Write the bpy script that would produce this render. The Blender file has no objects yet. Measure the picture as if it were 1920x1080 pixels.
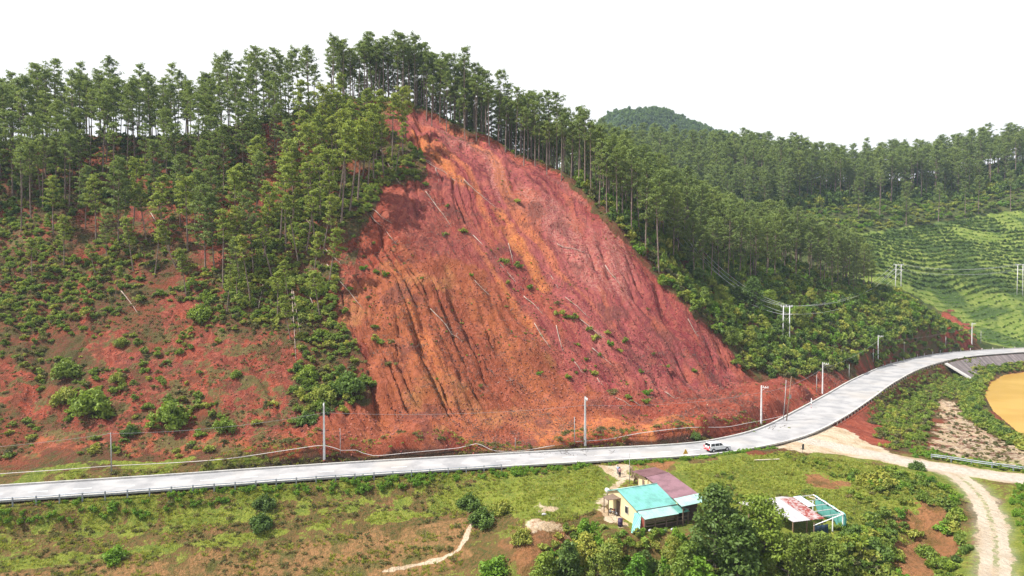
import bpy, math, random
import numpy as np
from mathutils import Vector, Matrix
R = math.radians
random.seed(7); RNG = np.random.default_rng(7)
scene = bpy.context.scene
COL = scene.collection

# ---------------------------------------------------------------- camera
CAMZ, F, YH = 34.0, 1280.0, 500.0
PITCH = math.atan((540 - YH) / F)
cam_d = bpy.data.cameras.new('camera'); cam = bpy.data.objects.new('camera', cam_d); COL.objects.link(cam)
cam.location = (0, 0, CAMZ); cam.rotation_euler = (math.pi / 2 - PITCH, 0, 0)
cam_d.sensor_width = 36; cam_d.lens = 36 * F / 1920; cam_d.clip_end = 6000; cam_d.clip_start = 0.5
scene.camera = cam
# ---------------------------------------------------------------- light
SUN = Vector((-0.56, -0.10, 0.82)).normalized()
sun_d = bpy.data.lights.new('sun', 'SUN'); sun_d.energy = 4.9; sun_d.angle = R(0.6); sun_d.color = (1.0, 0.955, 0.88)
sun = bpy.data.objects.new('sun', sun_d); COL.objects.link(sun)
sun.rotation_euler = SUN.to_track_quat('Z', 'Y').to_euler()
world = bpy.data.worlds.new('World'); scene.world = world; world.use_nodes = True
wt = world.node_tree; wt.nodes.clear()
wo = wt.nodes.new('ShaderNodeOutputWorld')
sky = wt.nodes.new('ShaderNodeTexSky'); sky.sky_type = 'NISHITA'; sky.sun_disc = False
sky.sun_elevation = math.asin(SUN.z); sky.sun_rotation = math.atan2(SUN.x, SUN.y); sky.air_density = 1.2; sky.dust_density = 2.5
b1 = wt.nodes.new('ShaderNodeBackground'); b1.inputs[1].default_value = 0.10
wt.links.new(sky.outputs[0], b1.inputs[0])
# bright thin cloud sheet, densest toward the horizon
b2 = wt.nodes.new('ShaderNodeBackground'); b2.inputs[0].default_value = (1.0, 1.0, 1.0, 1); b2.inputs[1].default_value = 0.68
tcw = wt.nodes.new('ShaderNodeTexCoord'); sx = wt.nodes.new('ShaderNodeSeparateXYZ'); wt.links.new(tcw.outputs['Generated'], sx.inputs[0])
nz = wt.nodes.new('ShaderNodeTexNoise'); nz.inputs['Scale'].default_value = 3.0; nz.inputs['Detail'].default_value = 6
wt.links.new(tcw.outputs['Generated'], nz.inputs['Vector'])
mr = wt.nodes.new('ShaderNodeMapRange'); mr.inputs['From Min'].default_value = 0.38; mr.inputs['From Max'].default_value = 0.8
mr.inputs['To Min'].default_value = 1.0; mr.inputs['To Max'].default_value = 0.35
wt.links.new(sx.outputs['Z'], mr.inputs['Value'])
ma = wt.nodes.new('ShaderNodeMath'); ma.operation = 'MULTIPLY_ADD'; ma.inputs[1].default_value = 0.35; ma.use_clamp = True
wt.links.new(nz.outputs[0], ma.inputs[0])
mb_ = wt.nodes.new('ShaderNodeMath'); mb_.operation = 'SUBTRACT'; mb_.inputs[1].default_value = 0.12
wt.links.new(mr.outputs[0], mb_.inputs[0]); wt.links.new(mb_.outputs[0], ma.inputs[2])
mx = wt.nodes.new('ShaderNodeMixShader'); wt.links.new(ma.outputs[0], mx.inputs[0])
wt.links.new(b1.outputs[0], mx.inputs[1]); wt.links.new(b2.outputs[0], mx.inputs[2]); wt.links.new(mx.outputs[0], wo.inputs[0])
scene.view_settings.view_transform = 'Standard'; scene.view_settings.look = 'None'
scene.view_settings.exposure = 0.8; scene.view_settings.gamma = 1
scene.cycles.max_bounces = 5; scene.cycles.diffuse_bounces = 3; scene.cycles.transmission_bounces = 4; scene.cycles.transparent_max_bounces = 4

HAZE = 0.00014
def build_haze():
    x0, x1, y0, y1, z0, z1 = -1600, 1600, -300, 1700, -30, 330
    me = bpy.data.meshes.new('haze'); me.from_pydata([(x0, y0, z0), (x1, y0, z0), (x1, y1, z0), (x0, y1, z0), (x0, y0, z1), (x1, y0, z1), (x1, y1, z1), (x0, y1, z1)], [], [(0, 3, 2, 1), (4, 5, 6, 7), (0, 1, 5, 4), (1, 2, 6, 5), (2, 3, 7, 6), (3, 0, 4, 7)])
    m = bpy.data.materials.new('haze'); m.use_nodes = True; t = m.node_tree; t.nodes.clear(); o = t.nodes.new('ShaderNodeOutputMaterial'); v = t.nodes.new('ShaderNodeVolumePrincipled'); v.inputs['Color'].default_value = (.62, .78, 1, 1); v.inputs['Density'].default_value = HAZE
    t.links.new(v.outputs[0], o.inputs['Volume']); me.materials.append(m); ob = bpy.data.objects.new('haze', me); COL.objects.link(ob); ob['label'] = 'thin pale haze over the valley'; ob['kind'] = 'stuff'
# ---------------------------------------------------------------- helpers: picture plan -> world
def P(px, py, d):
    x = (px - 960) / F; v = (540 - py) / F
    yy = math.cos(PITCH) + v * math.sin(PITCH); s = d / yy
    return (x * s, d, CAMZ + s * (v * math.cos(PITCH) - math.sin(PITCH)))
def PZ(px, py, z):
    x = (px - 960) / F; v = (540 - py) / F
    dz = v * math.cos(PITCH) - math.sin(PITCH); s = (z - CAMZ) / dz
    return (x * s, s * (math.cos(PITCH) + v * math.sin(PITCH)), z)
def proj(x, y, z):
    dz = z - CAMZ; f = y * math.cos(PITCH) - dz * math.sin(PITCH); u_ = y * math.sin(PITCH) + dz * math.cos(PITCH); return 960 + F * x / f, 540 - F * u_ / f
def tag(o, label=None, cat=None, group=None, kind=None):
    if label: o['label'] = label
    if cat: o['category'] = cat
    if group: o['group'] = group
    if kind: o['kind'] = kind
    return o

# ---------------------------------------------------------------- noise
def _h(ix, iy, seed):
    n = (ix.astype(np.int64) * 374761393 + iy.astype(np.int64) * 668265263 + seed * 1274126177) & 0x7fffffff
    n = ((n ^ (n >> 13)) * 1274126177) & 0x7fffffff
    return ((n ^ (n >> 16)) & 0xffff) / 65535.0
def vnoise(x, y, seed=0):
    x0 = np.floor(x); y0 = np.floor(y); fx = x - x0; fy = y - y0
    fx = fx * fx * (3 - 2 * fx); fy = fy * fy * (3 - 2 * fy)
    a = _h(x0, y0, seed); b = _h(x0 + 1, y0, seed); c = _h(x0, y0 + 1, seed); d = _h(x0 + 1, y0 + 1, seed)
    return (a * (1 - fx) + b * fx) * (1 - fy) + (c * (1 - fx) + d * fx) * fy
def fbm(x, y, o=4, seed=0, g=0.5):
    s = 0; a = 1; t = 0
    for i in range(o):
        s = s + a * vnoise(x * 2 ** i, y * 2 ** i, seed + i * 17); t += a; a *= g
    return s / t
def sstep(a, b, x):
    t = np.clip((x - a) / (b - a), 0, 1); return t * t * (3 - 2 * t)

# ---------------------------------------------------------------- terrain plan
CP = []
def c(px, py, d): CP.append(P(px, py, d))
def cz(px, py, z): CP.append(PZ(px, py, z))
# hill face, column by column
for px, prof in {
    -300: [(860, 110), (700, 128), (560, 148), (440, 170), (330, 195), (290, 215)],
    -120: [(855, 113), (700, 132), (560, 153), (440, 174), (330, 196), (272, 216)],
    30: [(852, 116), (700, 135), (560, 155), (450, 172), (330, 196), (262, 218)],
    200: [(852, 115), (720, 132), (600, 149), (480, 169), (380, 187), (300, 204), (250, 220)],
    400: [(842, 117), (700, 136), (600, 150), (500, 166), (400, 183), (300, 203), (240, 221)],
    520: [(838, 117), (700, 136), (550, 157), (400, 182), (300, 203), (215, 223)],
    640: [(836, 118), (700, 136), (550, 157), (400, 181), (300, 202), (230, 218), (182, 231)],
    760: [(836, 119), (700, 137), (550, 158), (400, 182), (300, 203), (230, 219), (190, 231)],
    900: [(840, 121), (805, 133.5), (765, 137.7), (700, 146), (550, 166), (400, 189), (300, 207), (247, 222)],
    1050: [(832, 123), (790, 138.6), (742, 146.5), (600, 165), (450, 190), (345, 208), (322, 214)],
    1200: [(815, 128), (782, 142.5), (742, 152.3), (650, 166), (550, 181), (480, 193)],
    1300: [(802, 132), (762, 152.4), (730, 161.4), (650, 173), (582, 183), (535, 202), (472, 222), (440, 252)],
    1400: [(785, 138), (745, 163.0), (716, 175.4), (640, 190), (568, 211), (510, 236), (470, 270)],
    1450: [(760, 151), (714, 178)],
    1500: [(762, 156), (706, 188), (640, 204), (560, 228), (508, 262)],
    1550: [(733, 179), (698, 201)],
    1600: [(697, 211), (640, 227), (590, 245), (535, 272)],
    1700: [(655, 245), (600, 262), (556, 277)],
    1780: [(640, 268), (605, 280)],
    1100: [(372, 203), (362, 230)], 1150: [(415, 196), (378, 230), (368, 252)], 1220: [(395, 240)],
}.items():
    for py, d in prof: c(px, py, d)
# behind the crest (world)
for x, y, z in [(-260, 250, 60), (-160, 250, 66), (-110, 252, 66), (-75, 256, 70), (-40, 262, 74), (-10, 262, 66), (10, 262, 58), (-200, 320, 35), (-100, 320, 35), (-20, 320, 40), (40, 310, 34),
                (-300, 450, 20), (-100, 450, 25), (30, 400, 45), (110, 330, 36), (90, 290, 36), (150, 310, 24), (110, 370, 62),
                (-300, 700, 20), (0, 700, 60), (300, 700, 70), (600, 700, 60), (-600, 300, 40), (-600, 120, 5), (-600, 700, 20), (-600, 1000, 0), (0, 1000, 20), (600, 1000, 20), (300, 560, 90), (150, 560, 85), (40, 560, 80)]:
    CP.append((x, y, z))
# valley and terraced field slope on the right
for a in [(1850, 640, 288), (1900, 620, 300), (1900, 560, 320), (1900, 480, 350), (1900, 395, 390), (1900, 322, 425), (1750, 612, 296), (1750, 560, 318), (1750, 480, 345),
          (1750, 420, 375), (1750, 372, 408), (1750, 360, 430), (1650, 560, 306), (1650, 500, 328), (1600, 480, 335), (1600, 420, 365), (1600, 378, 400), (1605, 372, 428), (1680, 352, 430), (1500, 425, 345), (1480, 385, 375), (1450, 352, 402), (1450, 335, 430),
          (1350, 335, 438), (1250, 325, 445), (1130, 300, 462), (1000, 330, 470), (2050, 610, 300), (2050, 480, 350), (2050, 380, 400), (2050, 320, 430), (2250, 600, 310), (2250, 450, 380), (2250, 330, 440), (2600, 560, 330), (2600, 350, 450)]:
    c(*a)
# low ground
for a in [(-100, 1000, -3), (0, 1060, -5), (0, 1150, -7), (-300, 1100, -6), (200, 1000, -4.0), (200, 1040, -5), (200, 1130, -7.5), (400, 1010, -4.5), (400, 1090, -8), (600, 985, -4.2), (600, 1080, -8), (800, 970, -4), (800, 1080, -8),
          (760, 935, -2.5), (500, 950, -2.5), (930, 930, -2.2), (950, 1000, -4), (900, 1120, -9), (1000, 950, -1.6), (1000, 1000, -2.4), (1060, 1080, -7), (1050, 900, -0.9), (1100, 940, -1.3), (1150, 880, -0.4), (1150, 960, -1.5), (1250, 990, -1.6), (1250, 900, -0.8), (1180, 1075, -5.5),
          (1350, 900, -0.7), (1350, 960, -1.5), (1450, 1000, -2.1), (1550, 1000, -2.3), (1450, 1090, -5), (1450, 900, -0.6), (1600, 880, -0.5), (1600, 940, -1.6), (1650, 1000, -3), (1600, 1090, -6), (1720, 935, -1.4), (1720, 960, -2.4),
          (1720, 1050, -7), (1800, 940, -1.5), (1800, 1050, -5), (1860, 1080, -3), (1920, 1000, -1.8), (1930, 900, -0.9), (2050, 1000, -2), (2050, 900, -1), (1700, 866, -0.7), (1800, 880, -0.9), (1650, 840, -1.0),
          (1620, 790, -1.2), (1650, 760, -3.0), (1700, 720, -3.4), (1720, 790, -3.8), (1800, 800, -4), (1800, 740, -4.4), (1900, 830, -4), (1850, 850, -3), (1760, 700, -3.5), (2000, 800, -5), (2100, 720, -5), (1950, 700, -5), (1560, 815, -0.6),
          (700, 858, 0.4), (300, 868, 0.6), (50, 885, 0.5), (1000, 846, 0.6), (1250, 822, 0.8), (1400, 806, 0.8)]:
    cz(*a)
for x, y, z in [(-60, 60, -12), (0, 60, -12), (60, 60, -9), (-120, 30, -14), (0, 20, -15), (120, 30, -10), (-250, 100, -1), (200, 100, -3), (300, 150, -4), (300, 220, -3), (-300, 60, -10), (-60, -80, -16), (90, -80, -14), (-400, -80, -14), (400, -80, -12), (600, 100, 0), (600, 300, 30)]:
    CP.append((x, y, z))
CP = np.array(CP)
S = 100.0; CC = 5.0 / S
def _phi(r2): return np.sqrt(r2 + CC * CC)
_X = CP[:, :2] / S; n = len(CP)
_A = np.zeros((n + 3, n + 3)); _d2 = ((_X[:, None] - _X[None]) ** 2).sum(-1)
_A[:n, :n] = _phi(_d2) ; _A[:n, :n] -= np.eye(n) * 0.004
_A[:n, n] = 1; _A[:n, n + 1:] = _X; _A[n, :n] = 1; _A[n + 1:, :n] = _X.T
_w = np.linalg.solve(_A, np.concatenate([CP[:, 2], [0, 0, 0]]))
def rbf(x, y):
    x = np.asarray(x, float) / S; y = np.asarray(y, float) / S; o = np.full(x.shape, _w[n])
    o = o + _w[n + 1] * x + _w[n + 2] * y
    for i in range(n): o += _w[i] * np.sqrt((x - _X[i, 0]) ** 2 + (y - _X[i, 1]) ** 2 + CC * CC)
    return o
def axis(segs):
    out = [segs[0][0]]
    for a, b, s in segs:
        k = max(1, int(round((b - a) / s))); out += list(np.linspace(a, b, k + 1)[1:])
    return np.array(out)
GX = axis([(-1500, -400, 60), (-400, -180, 8), (-180, -120, 1.5), (-120, -50, 0.5), (-50, 60, 0.36), (60, 90, 0.5), (90, 160, 0.8), (160, 300, 1.6), (300, 500, 8), (500, 1500, 60)])
GY = axis([(-200, 20, 15), (20, 70, 2.5), (70, 112, 0.5), (112, 232, 0.38), (232, 300, 1.0), (300, 460, 1.6), (460, 700, 8), (700, 1600, 60)])
MX, MY = np.meshgrid(GX, GY)
MZ = rbf(MX, MY)
fade = 1 - sstep(700, 1300, np.hypot(MX, MY)); MZ = MZ * fade

def catmull(pts, step=1.0):
    pts = [np.array(p, float) for p in pts]; pts = [2 * pts[0] - pts[1]] + pts + [2 * pts[-1] - pts[-2]]; out = []
    for i in range(1, len(pts) - 2):
        a, b, c_, d = pts[i - 1:i + 3]; m = max(2, int(np.linalg.norm(c_[:2] - b[:2]) / step))
        for k in range(m):
            t = k / m
            out.append(0.5 * ((2 * b) + (-a + c_) * t + (2 * a - 5 * b + 4 * c_ - d) * t * t + (-a + 3 * b - 3 * c_ + d) * t ** 3))
    out.append(pts[-2]); return np.array(out)
def side(path):
    t = np.gradient(path[:, :2], axis=0); t /= np.linalg.norm(t, axis=1)[:, None] + 1e-9
    return np.stack([-t[:, 1], t[:, 0]], 1)     # left of travel
ROADZ = 0.0
road = catmull([PZ(a, b, ROADZ) for a, b in [(-420, 962), (-150, 939), (0, 927), (300, 907), (608, 885), (900, 867), (1100, 855.5), (1300, 844), (1390, 831), (1470, 810), (1535, 778), (1590, 745), (1640, 714), (1700, 687), (1780, 668), (1860, 660.5), (1930, 656.5), (2100, 649)]], 1.5)
dirt = catmull([PZ(*a) for a in [(1500, 822, -0.05), (1570, 836, -0.3), (1640, 851, -0.5), (1720, 868, -0.8), (1800, 880, -0.9), (1930, 899, -0.9), (2100, 918, -1)]], 1.0)
track = catmull([PZ(*a) for a in [(1760, 876, -0.85), (1805, 898, -1.1), (1838, 930, -1.5), (1858, 975, -2.0), (1867, 1030, -2.5), (1864, 1100, -3.1), (1850, 1200, -3.6)]], 1.0)
def roadw(x): return 3.75 + 1.3 * sstep(35, 75, x)
def near_path(path, X, Y, rmax):
    """distance to the polyline and its z there, for the grid"""
    D = np.full(X.shape, 1e9); Zp = np.zeros(X.shape)
    for i in range(len(path) - 1):
        a = path[i]; b = path[i + 1]
        if X.ndim == 2:
            x0, x1 = min(a[0], b[0]) - rmax, max(a[0], b[0]) + rmax; y0, y1 = min(a[1], b[1]) - rmax, max(a[1], b[1]) + rmax
            i0, i1 = np.searchsorted(GX, [x0, x1]); j0, j1 = np.searchsorted(GY, [y0, y1]); sl = (slice(j0, j1), slice(i0, i1))
        else: sl = slice(None)
        xx = X[sl]; yy = Y[sl]
        dx, dy = b[0] - a[0], b[1] - a[1]; L = dx * dx + dy * dy + 1e-9
        t = np.clip(((xx - a[0]) * dx + (yy - a[1]) * dy) / L, 0, 1)
        d = np.hypot(xx - a[0] - t * dx, yy - a[1] - t * dy); m = d < D[sl]
        D[sl] = np.where(m, d, D[sl]); Zp[sl] = np.where(m, a[2] + t * (b[2] - a[2]), Zp[sl])
    return D, Zp
def T0(x, y, G):
    x = np.atleast_1d(np.asarray(x, float)); y = np.atleast_1d(np.asarray(y, float))
    i = np.clip(np.searchsorted(GX, x) - 1, 0, len(GX) - 2); j = np.clip(np.searchsorted(GY, y) - 1, 0, len(GY) - 2)
    fx = np.clip((x - GX[i]) / (GX[i + 1] - GX[i]), 0, 1); fy = np.clip((y - GY[j]) / (GY[j + 1] - GY[j]), 0, 1)
    return (G[j, i] * (1 - fx) + G[j, i + 1] * fx) * (1 - fy) + (G[j + 1, i] * (1 - fx) + G[j + 1, i + 1] * fx) * fy
def TZ(x, y): return float(T0(x, y, MZ)[0])
def hit(px, py, tmin=55.0, tmax=1100.0):
    for k in range(25):
        h = _hit(px, py + 2 * k, tmin, tmax)
        if h is not None and h[1] < 520: return h
    return h
def _hit(px, py, tmin, tmax):
    x = (px - 960) / F; v = (540 - py) / F
    dv = np.array([x, math.cos(PITCH) + v * math.sin(PITCH), v * math.cos(PITCH) - math.sin(PITCH)])
    t = np.arange(tmin, tmax, 0.4); z = T0(dv[0] * t, dv[1] * t, MZ); rz = CAMZ + dv[2] * t
    k = np.argmax(rz < z)
    if rz[k] >= z[k]: return None
    return np.array([dv[0] * t[k], dv[1] * t[k], z[k]])
def poly(pts):
    """outline on the ground (picture plan points dropped on the terrain)"""
    out = []
    for p in pts:
        h = hit(*p)
        if h is not None: out.append(h[:2])
    return np.array(out)
def sdist(pg, X, Y):
    """signed distance, positive inside"""
    D = np.full(X.shape, 1e9); ins = np.zeros(X.shape, bool); m = len(pg)
    for i in range(m):
        a = pg[i]; b = pg[(i + 1) % m]; dx, dy = b - a; L = dx * dx + dy * dy + 1e-9
        t = np.clip(((X - a[0]) * dx + (Y - a[1]) * dy) / L, 0, 1)
        D = np.minimum(D, np.hypot(X - a[0] - t * dx, Y - a[1] - t * dy))
        if a[1] != b[1]:
            ins ^= ((a[1] > Y) != (b[1] > Y)) & (X < (b[0] - a[0]) * (Y - a[1]) / (b[1] - a[1]) + a[0])
    return np.where(ins, D, -D)

SCARP_PX = [(700, 192), (745, 200), (790, 200), (835, 218), (880, 236), (920, 252), (960, 271), (1000, 290), (1030, 311), (1080, 355), (1115, 388), (1150, 421), (1185, 460), (1220, 502), (1250, 533), (1280, 562), (1310, 592), (1340, 621), (1375, 660), (1400, 706)]
SLIDE_PX = SCARP_PX + [(1450, 712), (1500, 712), (1550, 700), (1590, 712), (1550, 748), (1500, 785), (1440, 806), (1380, 812), (1250, 822), (1100, 842), (950, 848), (740, 847), (600, 840), (560, 812), (620, 770), (700, 740), (690, 690), (660, 640), (630, 560), (640, 470), (690, 410), (720, 350), (800, 330), (790, 290), (750, 255), (700, 230)]
slide_pg = poly(SLIDE_PX); scarp = np.array([hit(*p)[:2] for p in SCARP_PX])
SD = sdist(slide_pg, MX, MY)
# distance to the scarp line, and gully field
sc3 = np.concatenate([scarp, np.zeros((len(scarp), 1))], 1)
DS, _ = near_path(sc3, MX, MY, 30)
warp = (fbm(MX * 0.05, MY * 0.05, 3, 5) - 0.5) * 12
U = MX * 0.82 + MY * 0.57 + warp; V = MX * 0.57 - MY * 0.82
g1 = np.abs(vnoise(U * 0.16, V * 0.018, 11) * 2 - 1); g2 = np.abs(vnoise(U * 0.42, V * 0.04, 12) * 2 - 1); g3 = np.abs(vnoise(U * 0.9, V * 0.09, 14) * 2 - 1)
rough = fbm(MX * 0.35, MY * 0.35, 4, 21) - 0.5
big = fbm(MX * 0.035, MY * 0.035, 3, 31) - 0.5
hill = sstep(1.5, 9, MZ) * (MY > 100)
ins = sstep(-0.6, 1.0, SD + rough * 3.0)
MZb = MZ.copy()
g4 = np.abs(vnoise(U * 1.7 + 9, V * 0.22, 15) * 2 - 1)
gul = (1 - sstep(0.0, 0.22, g1)) * 2.5 + (1 - sstep(0.0, 0.20, g2)) * 1.7 + (1 - sstep(0, 0.26, g3)) * 0.8 + (1 - sstep(0, .4, g4)) * .22
gmask = sstep(0.36, 0.64, fbm(MX * 0.045, MY * 0.045, 3, 77)) * 0.95 + 0.12
MZ = MZ + big * 3.0 * hill + rough * (0.9 * hill + 0.35)
MZ = MZ - ins * hill * (gul * gmask + 0.3) + ins * hill * ((fbm(U * .5, V * .16, 4, 101, .6) - .5) * 1.7 + (fbm(MX * 1.1, MY * 1.1, 3, 102, .6) - .5) * .5)
MZ = MZ + (1 - ins) * hill * (fbm(MX * .8, MY * .8, 3, 103, .6) - .5) * .7
MZ = MZ - ins * hill * 1.7 * (1 - sstep(3, 16, DS)) * sstep(6, 30, MZb)
MZ = MZ - (1 - ins) * hill * (1 - sstep(0, 0.25, g1)) * 1.0 * (MX < 30)
# debris lobes at the toe
lob = ins * (1 - sstep(5, 15, MZb)) * (.55 + .45 * sstep(0, 40, MX)); MZ = MZ + lob * (fbm(MX * 0.13, MY * 0.16, 4, 51) - 0.42) * 6.5 * sstep(0.3, 2.5, MZb)
# small terraces in the grass below the road
lowm = sstep(0.5, 3, -MZb) * (MX < 20) * (MY < 125); MZ = MZ + lowm * (np.abs(vnoise(MX * 0.03, MY * 0.55 + MX * 0.02, 61) * 2 - 1) - 0.5) * 0.5
for a_, b_, hh, rr_ in [(1290, 765, 2.4, 4.5), (1395, 757, 2.6, 5), (1340, 785, 1.8, 4), (1470, 745, 2.6, 5.5), (1525, 722, 2.8, 6), (1250, 790, 1.6, 4), (1000, 745, 1.8, 5), (800, 800, 1.6, 5), (740, 815, 1.4, 4), (1440, 728, 2.0, 6), (1555, 712, 2.2, 5), (1150, 780, 1.5, 5)]:
    d_ = PZ(a_, b_, 4.0); rr2 = np.hypot((MX - d_[0]) / 1.4, MY - d_[1]) + rough * 3; MZ = MZ + hh * (1 - sstep(0, rr_, rr2))
# carriageways and yard flattened into the ground
for path, hw, fd, dz in ((road, 4.3, 3.2, -0.30), (road[road[:, 0] > 45], 5.5, 3.2, -0.30), (dirt, 3.6, 3.0, -0.14), (track, 2.0, 3.0, -0.10)):
    D, Zp = near_path(path, MX, MY, hw + fd + 1); k = 1 - sstep(hw, hw + fd, D); MZ = MZ * (1 - k) + (Zp + dz) * k
roadD, _ = near_path(road, MX, MY, 40)
# ditch beyond the road
ds_ = near_path(np.concatenate([road[:, :2] + side(road) * 5.3, road[:, 2:]], 1), MX, MY, 4)[0]
MZ = MZ - 0.55 * (1 - sstep(0.3, 1.1, ds_)) * (MX < 60)
def flat_rect(x0, x1, y0, y1, z, f=3.0):
    global MZ
    dx = np.maximum(np.maximum(x0 - MX, MX - x1), 0); dy = np.maximum(np.maximum(y0 - MY, MY - y1), 0)
    k = 1 - sstep(0, f, np.hypot(dx, dy)); MZ = MZ * (1 - k) + z * k
flat_rect(12.5, 26.5, 90, 108, -1.5); flat_rect(32, 45, 88, 97.5, -2.0)
POND_Z = -5.2
POND_PX = [(1858, 716), (1885, 703), (1925, 697), (2040, 688), (2200, 720), (2250, 790), (2060, 830), (1925, 826), (1895, 800), (1862, 772), (1846, 742)]
pond_pg = np.array([PZ(a, b, POND_Z)[:2] for a, b in POND_PX])
pd_ = sdist(pond_pg, MX, MY); k = sstep(-3, 1.5, pd_); MZ = MZ * (1 - k) + (POND_Z - 1.0) * k
k = (1 - sstep(3, 10, -pd_)) * (pd_ < 0) * (roadD > 12); MZ = np.where(MZ < POND_Z + 0.15, MZ * (1 - k) + k * np.maximum(MZ, POND_Z + 0.35 * k), MZ)
# ---------------------------------------------------------------- cover masks (what the ground is made of, in plan)
def soft(pg, w=1.2, rn=3.0):
    if len(pg) < 3: return np.zeros(MX.shape)
    return sstep(-w, w, sdist(pg, MX, MY) + rough * rn)
MYN = True
soil = ins.copy()
for pts in [
    [(60, 850), (60, 790), (120, 800), (230, 770), (300, 800), (380, 800), (450, 790), (560, 800), (620, 845), (560, 850), (300, 850)],
    [(190, 700), (160, 640), (200, 600), (260, 640), (250, 740), (210, 770)],
    [(240, 790), (270, 690), (330, 620), (400, 610), (450, 640), (520, 660), (545, 700), (545, 790), (450, 800), (380, 760)],
    [(480, 640), (470, 590), (540, 620), (550, 680)], [(300, 560), (330, 520), (390, 540), (370, 600), (310, 600)], [(140, 520), (160, 480), (175, 540), (160, 620), (135, 600)],
    [(0, 475), (0, 455), (80, 418), (100, 425), (60, 460)], [(375, 480), (380, 400), (410, 370), (440, 390), (430, 430), (410, 500)],
    [(470, 400), (470, 360), (500, 320), (530, 330), (520, 380)], [(495, 300), (495, 240), (520, 240), (530, 290), (510, 330)], [(570, 300), (560, 240), (590, 230), (600, 290)], [(260, 440), (240, 395), (330, 390), (380, 420), (340, 440)],
    [(0, 760), (0, 690), (60, 700), (110, 780), (60, 800)], [(1745, 590), (1780, 585), (1820, 612), (1822, 645), (1790, 640), (1745, 605)], [(1610, 590), (1625, 580), (1660, 600), (1650, 610)],
    [(1560, 800), (1590, 775), (1625, 765), (1650, 800), (1655, 835), (1620, 830)], [(1690, 1010), (1730, 960), (1760, 975), (1790, 1030), (1780, 1090), (1700, 1090), (1660, 1030)],
    [(990, 1010), (1010, 985), (1060, 1000), (1080, 1040), (1040, 1090), (930, 1090), (940, 1020)], [(1590, 705), (1565, 738), (1540, 760), (1500, 780), (1480, 722), (1540, 705)], [(1610, 692), (1640, 676), (1668, 672), (1660, 684), (1630, 698)],
    [(1250, 880), (1270, 876), (1285, 884), (1270, 892)], [(1180, 875), (1200, 868), (1260, 868), (1270, 885), (1240, 880)], [(1510, 900), (1530, 885), (1580, 905), (1590, 925), (1540, 925)]]:
    soil = np.maximum(soil, soft(poly(pts), 2.6 if len(pts) > 5 or MYN else 1.5, 9.0))
soil = np.maximum(soil, ((roadD > 4.5) & (roadD < 8) & (MX > 40) & (MX < 92) & (MY > 128)) * (rough > -0.22) * (T0(MX.ravel(), MY.ravel(), MZ).reshape(MX.shape) > -0.4) * 0.95)
orange = soft(poly([(640, 560), (700, 520), (760, 470), (830, 480), (900, 500), (960, 560), (1010, 640), (1060, 700), (1150, 760), (1280, 780), (1300, 815), (1000, 848), (740, 845), (640, 845), (600, 830), (700, 740), (690, 680), (640, 620)]), 5, 10)
orange = np.maximum(orange, 0.9 * soft(poly([(930, 400), (960, 430), (1000, 480), (1030, 540), (1015, 550), (975, 480), (935, 430)]), 1, 3))
orange = np.maximum(orange, 0.9 * soft(poly([(765, 240), (790, 255), (850, 320), (880, 350), (850, 345), (790, 280)]), 1, 3))
orange = np.maximum(orange, soft(poly([(0, 860), (0, 820), (400, 820), (620, 840), (600, 860)]), 2, 6) * 0.8)
grass = np.zeros(MX.shape)
low = (MY < 128) & (roadD > 3.5) & (MZ < 1.8)
grass = np.maximum(grass, np.where(low & (MZb < 0.2), 0.30 + 0.9 * (fbm(MX * 0.10, MY * 0.3, 4, 9) - 0.5) + .25 * (MX > 16) + .22 * ((MX > 28) & (MX < 56)), 0))
for pts, v in [([(820, 905), (1130, 880), (1150, 900), (1130, 960), (1000, 985), (930, 960), (850, 960), (700, 985), (500, 1010), (300, 1045), (0, 1075), (0, 1050), (300, 1020), (600, 980), (800, 955)], 1.0),
               ([(0, 948), (400, 920), (800, 893), (1100, 880), (1000, 900), (700, 915), (300, 945), (0, 965)], 0.9),
               ([(1270, 880), (1470, 850), (1620, 870), (1740, 900), (1790, 950), (1700, 970), (1640, 1000), (1560, 960), (1500, 920), (1400, 925), (1330, 930)], 0.95),
               ([(1870, 1080), (1870, 960), (1890, 920), (2100, 900), (2100, 1100), (1900, 1100)], 1.0), ([(1560, 800), (1600, 815), (1640, 845), (1590, 830)], 0.8)]:
    grass = np.maximum(grass, soft(poly(pts), 1, 4) * v)
grass = np.maximum(grass, ((roadD > 5) & (roadD < 10.5) & (MX < 42) & (MY > 95)) * sstep(-0.25, 0.1, rough) * 0.8 * (MZ < 1.6))
field = np.zeros(MX.shape)
for pts in [[(1585, 520), (1590, 440), (1700, 425), (1830, 405), (1920, 390), (2100, 380), (2100, 640), (1830, 640), (1800, 600), (1700, 545), (1640, 530)]]:
    field = np.maximum(field, soft(poly(pts), 2, 5))
field *= (MY > 283)
brown = soft(poly([(0, 1120), (0, 1075), (300, 1055), (480, 1040), (700, 1000), (880, 975), (900, 1000), (850, 1060), (760, 1100), (300, 1140)]), 2, 8)
sand = np.zeros(MX.shape)
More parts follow.
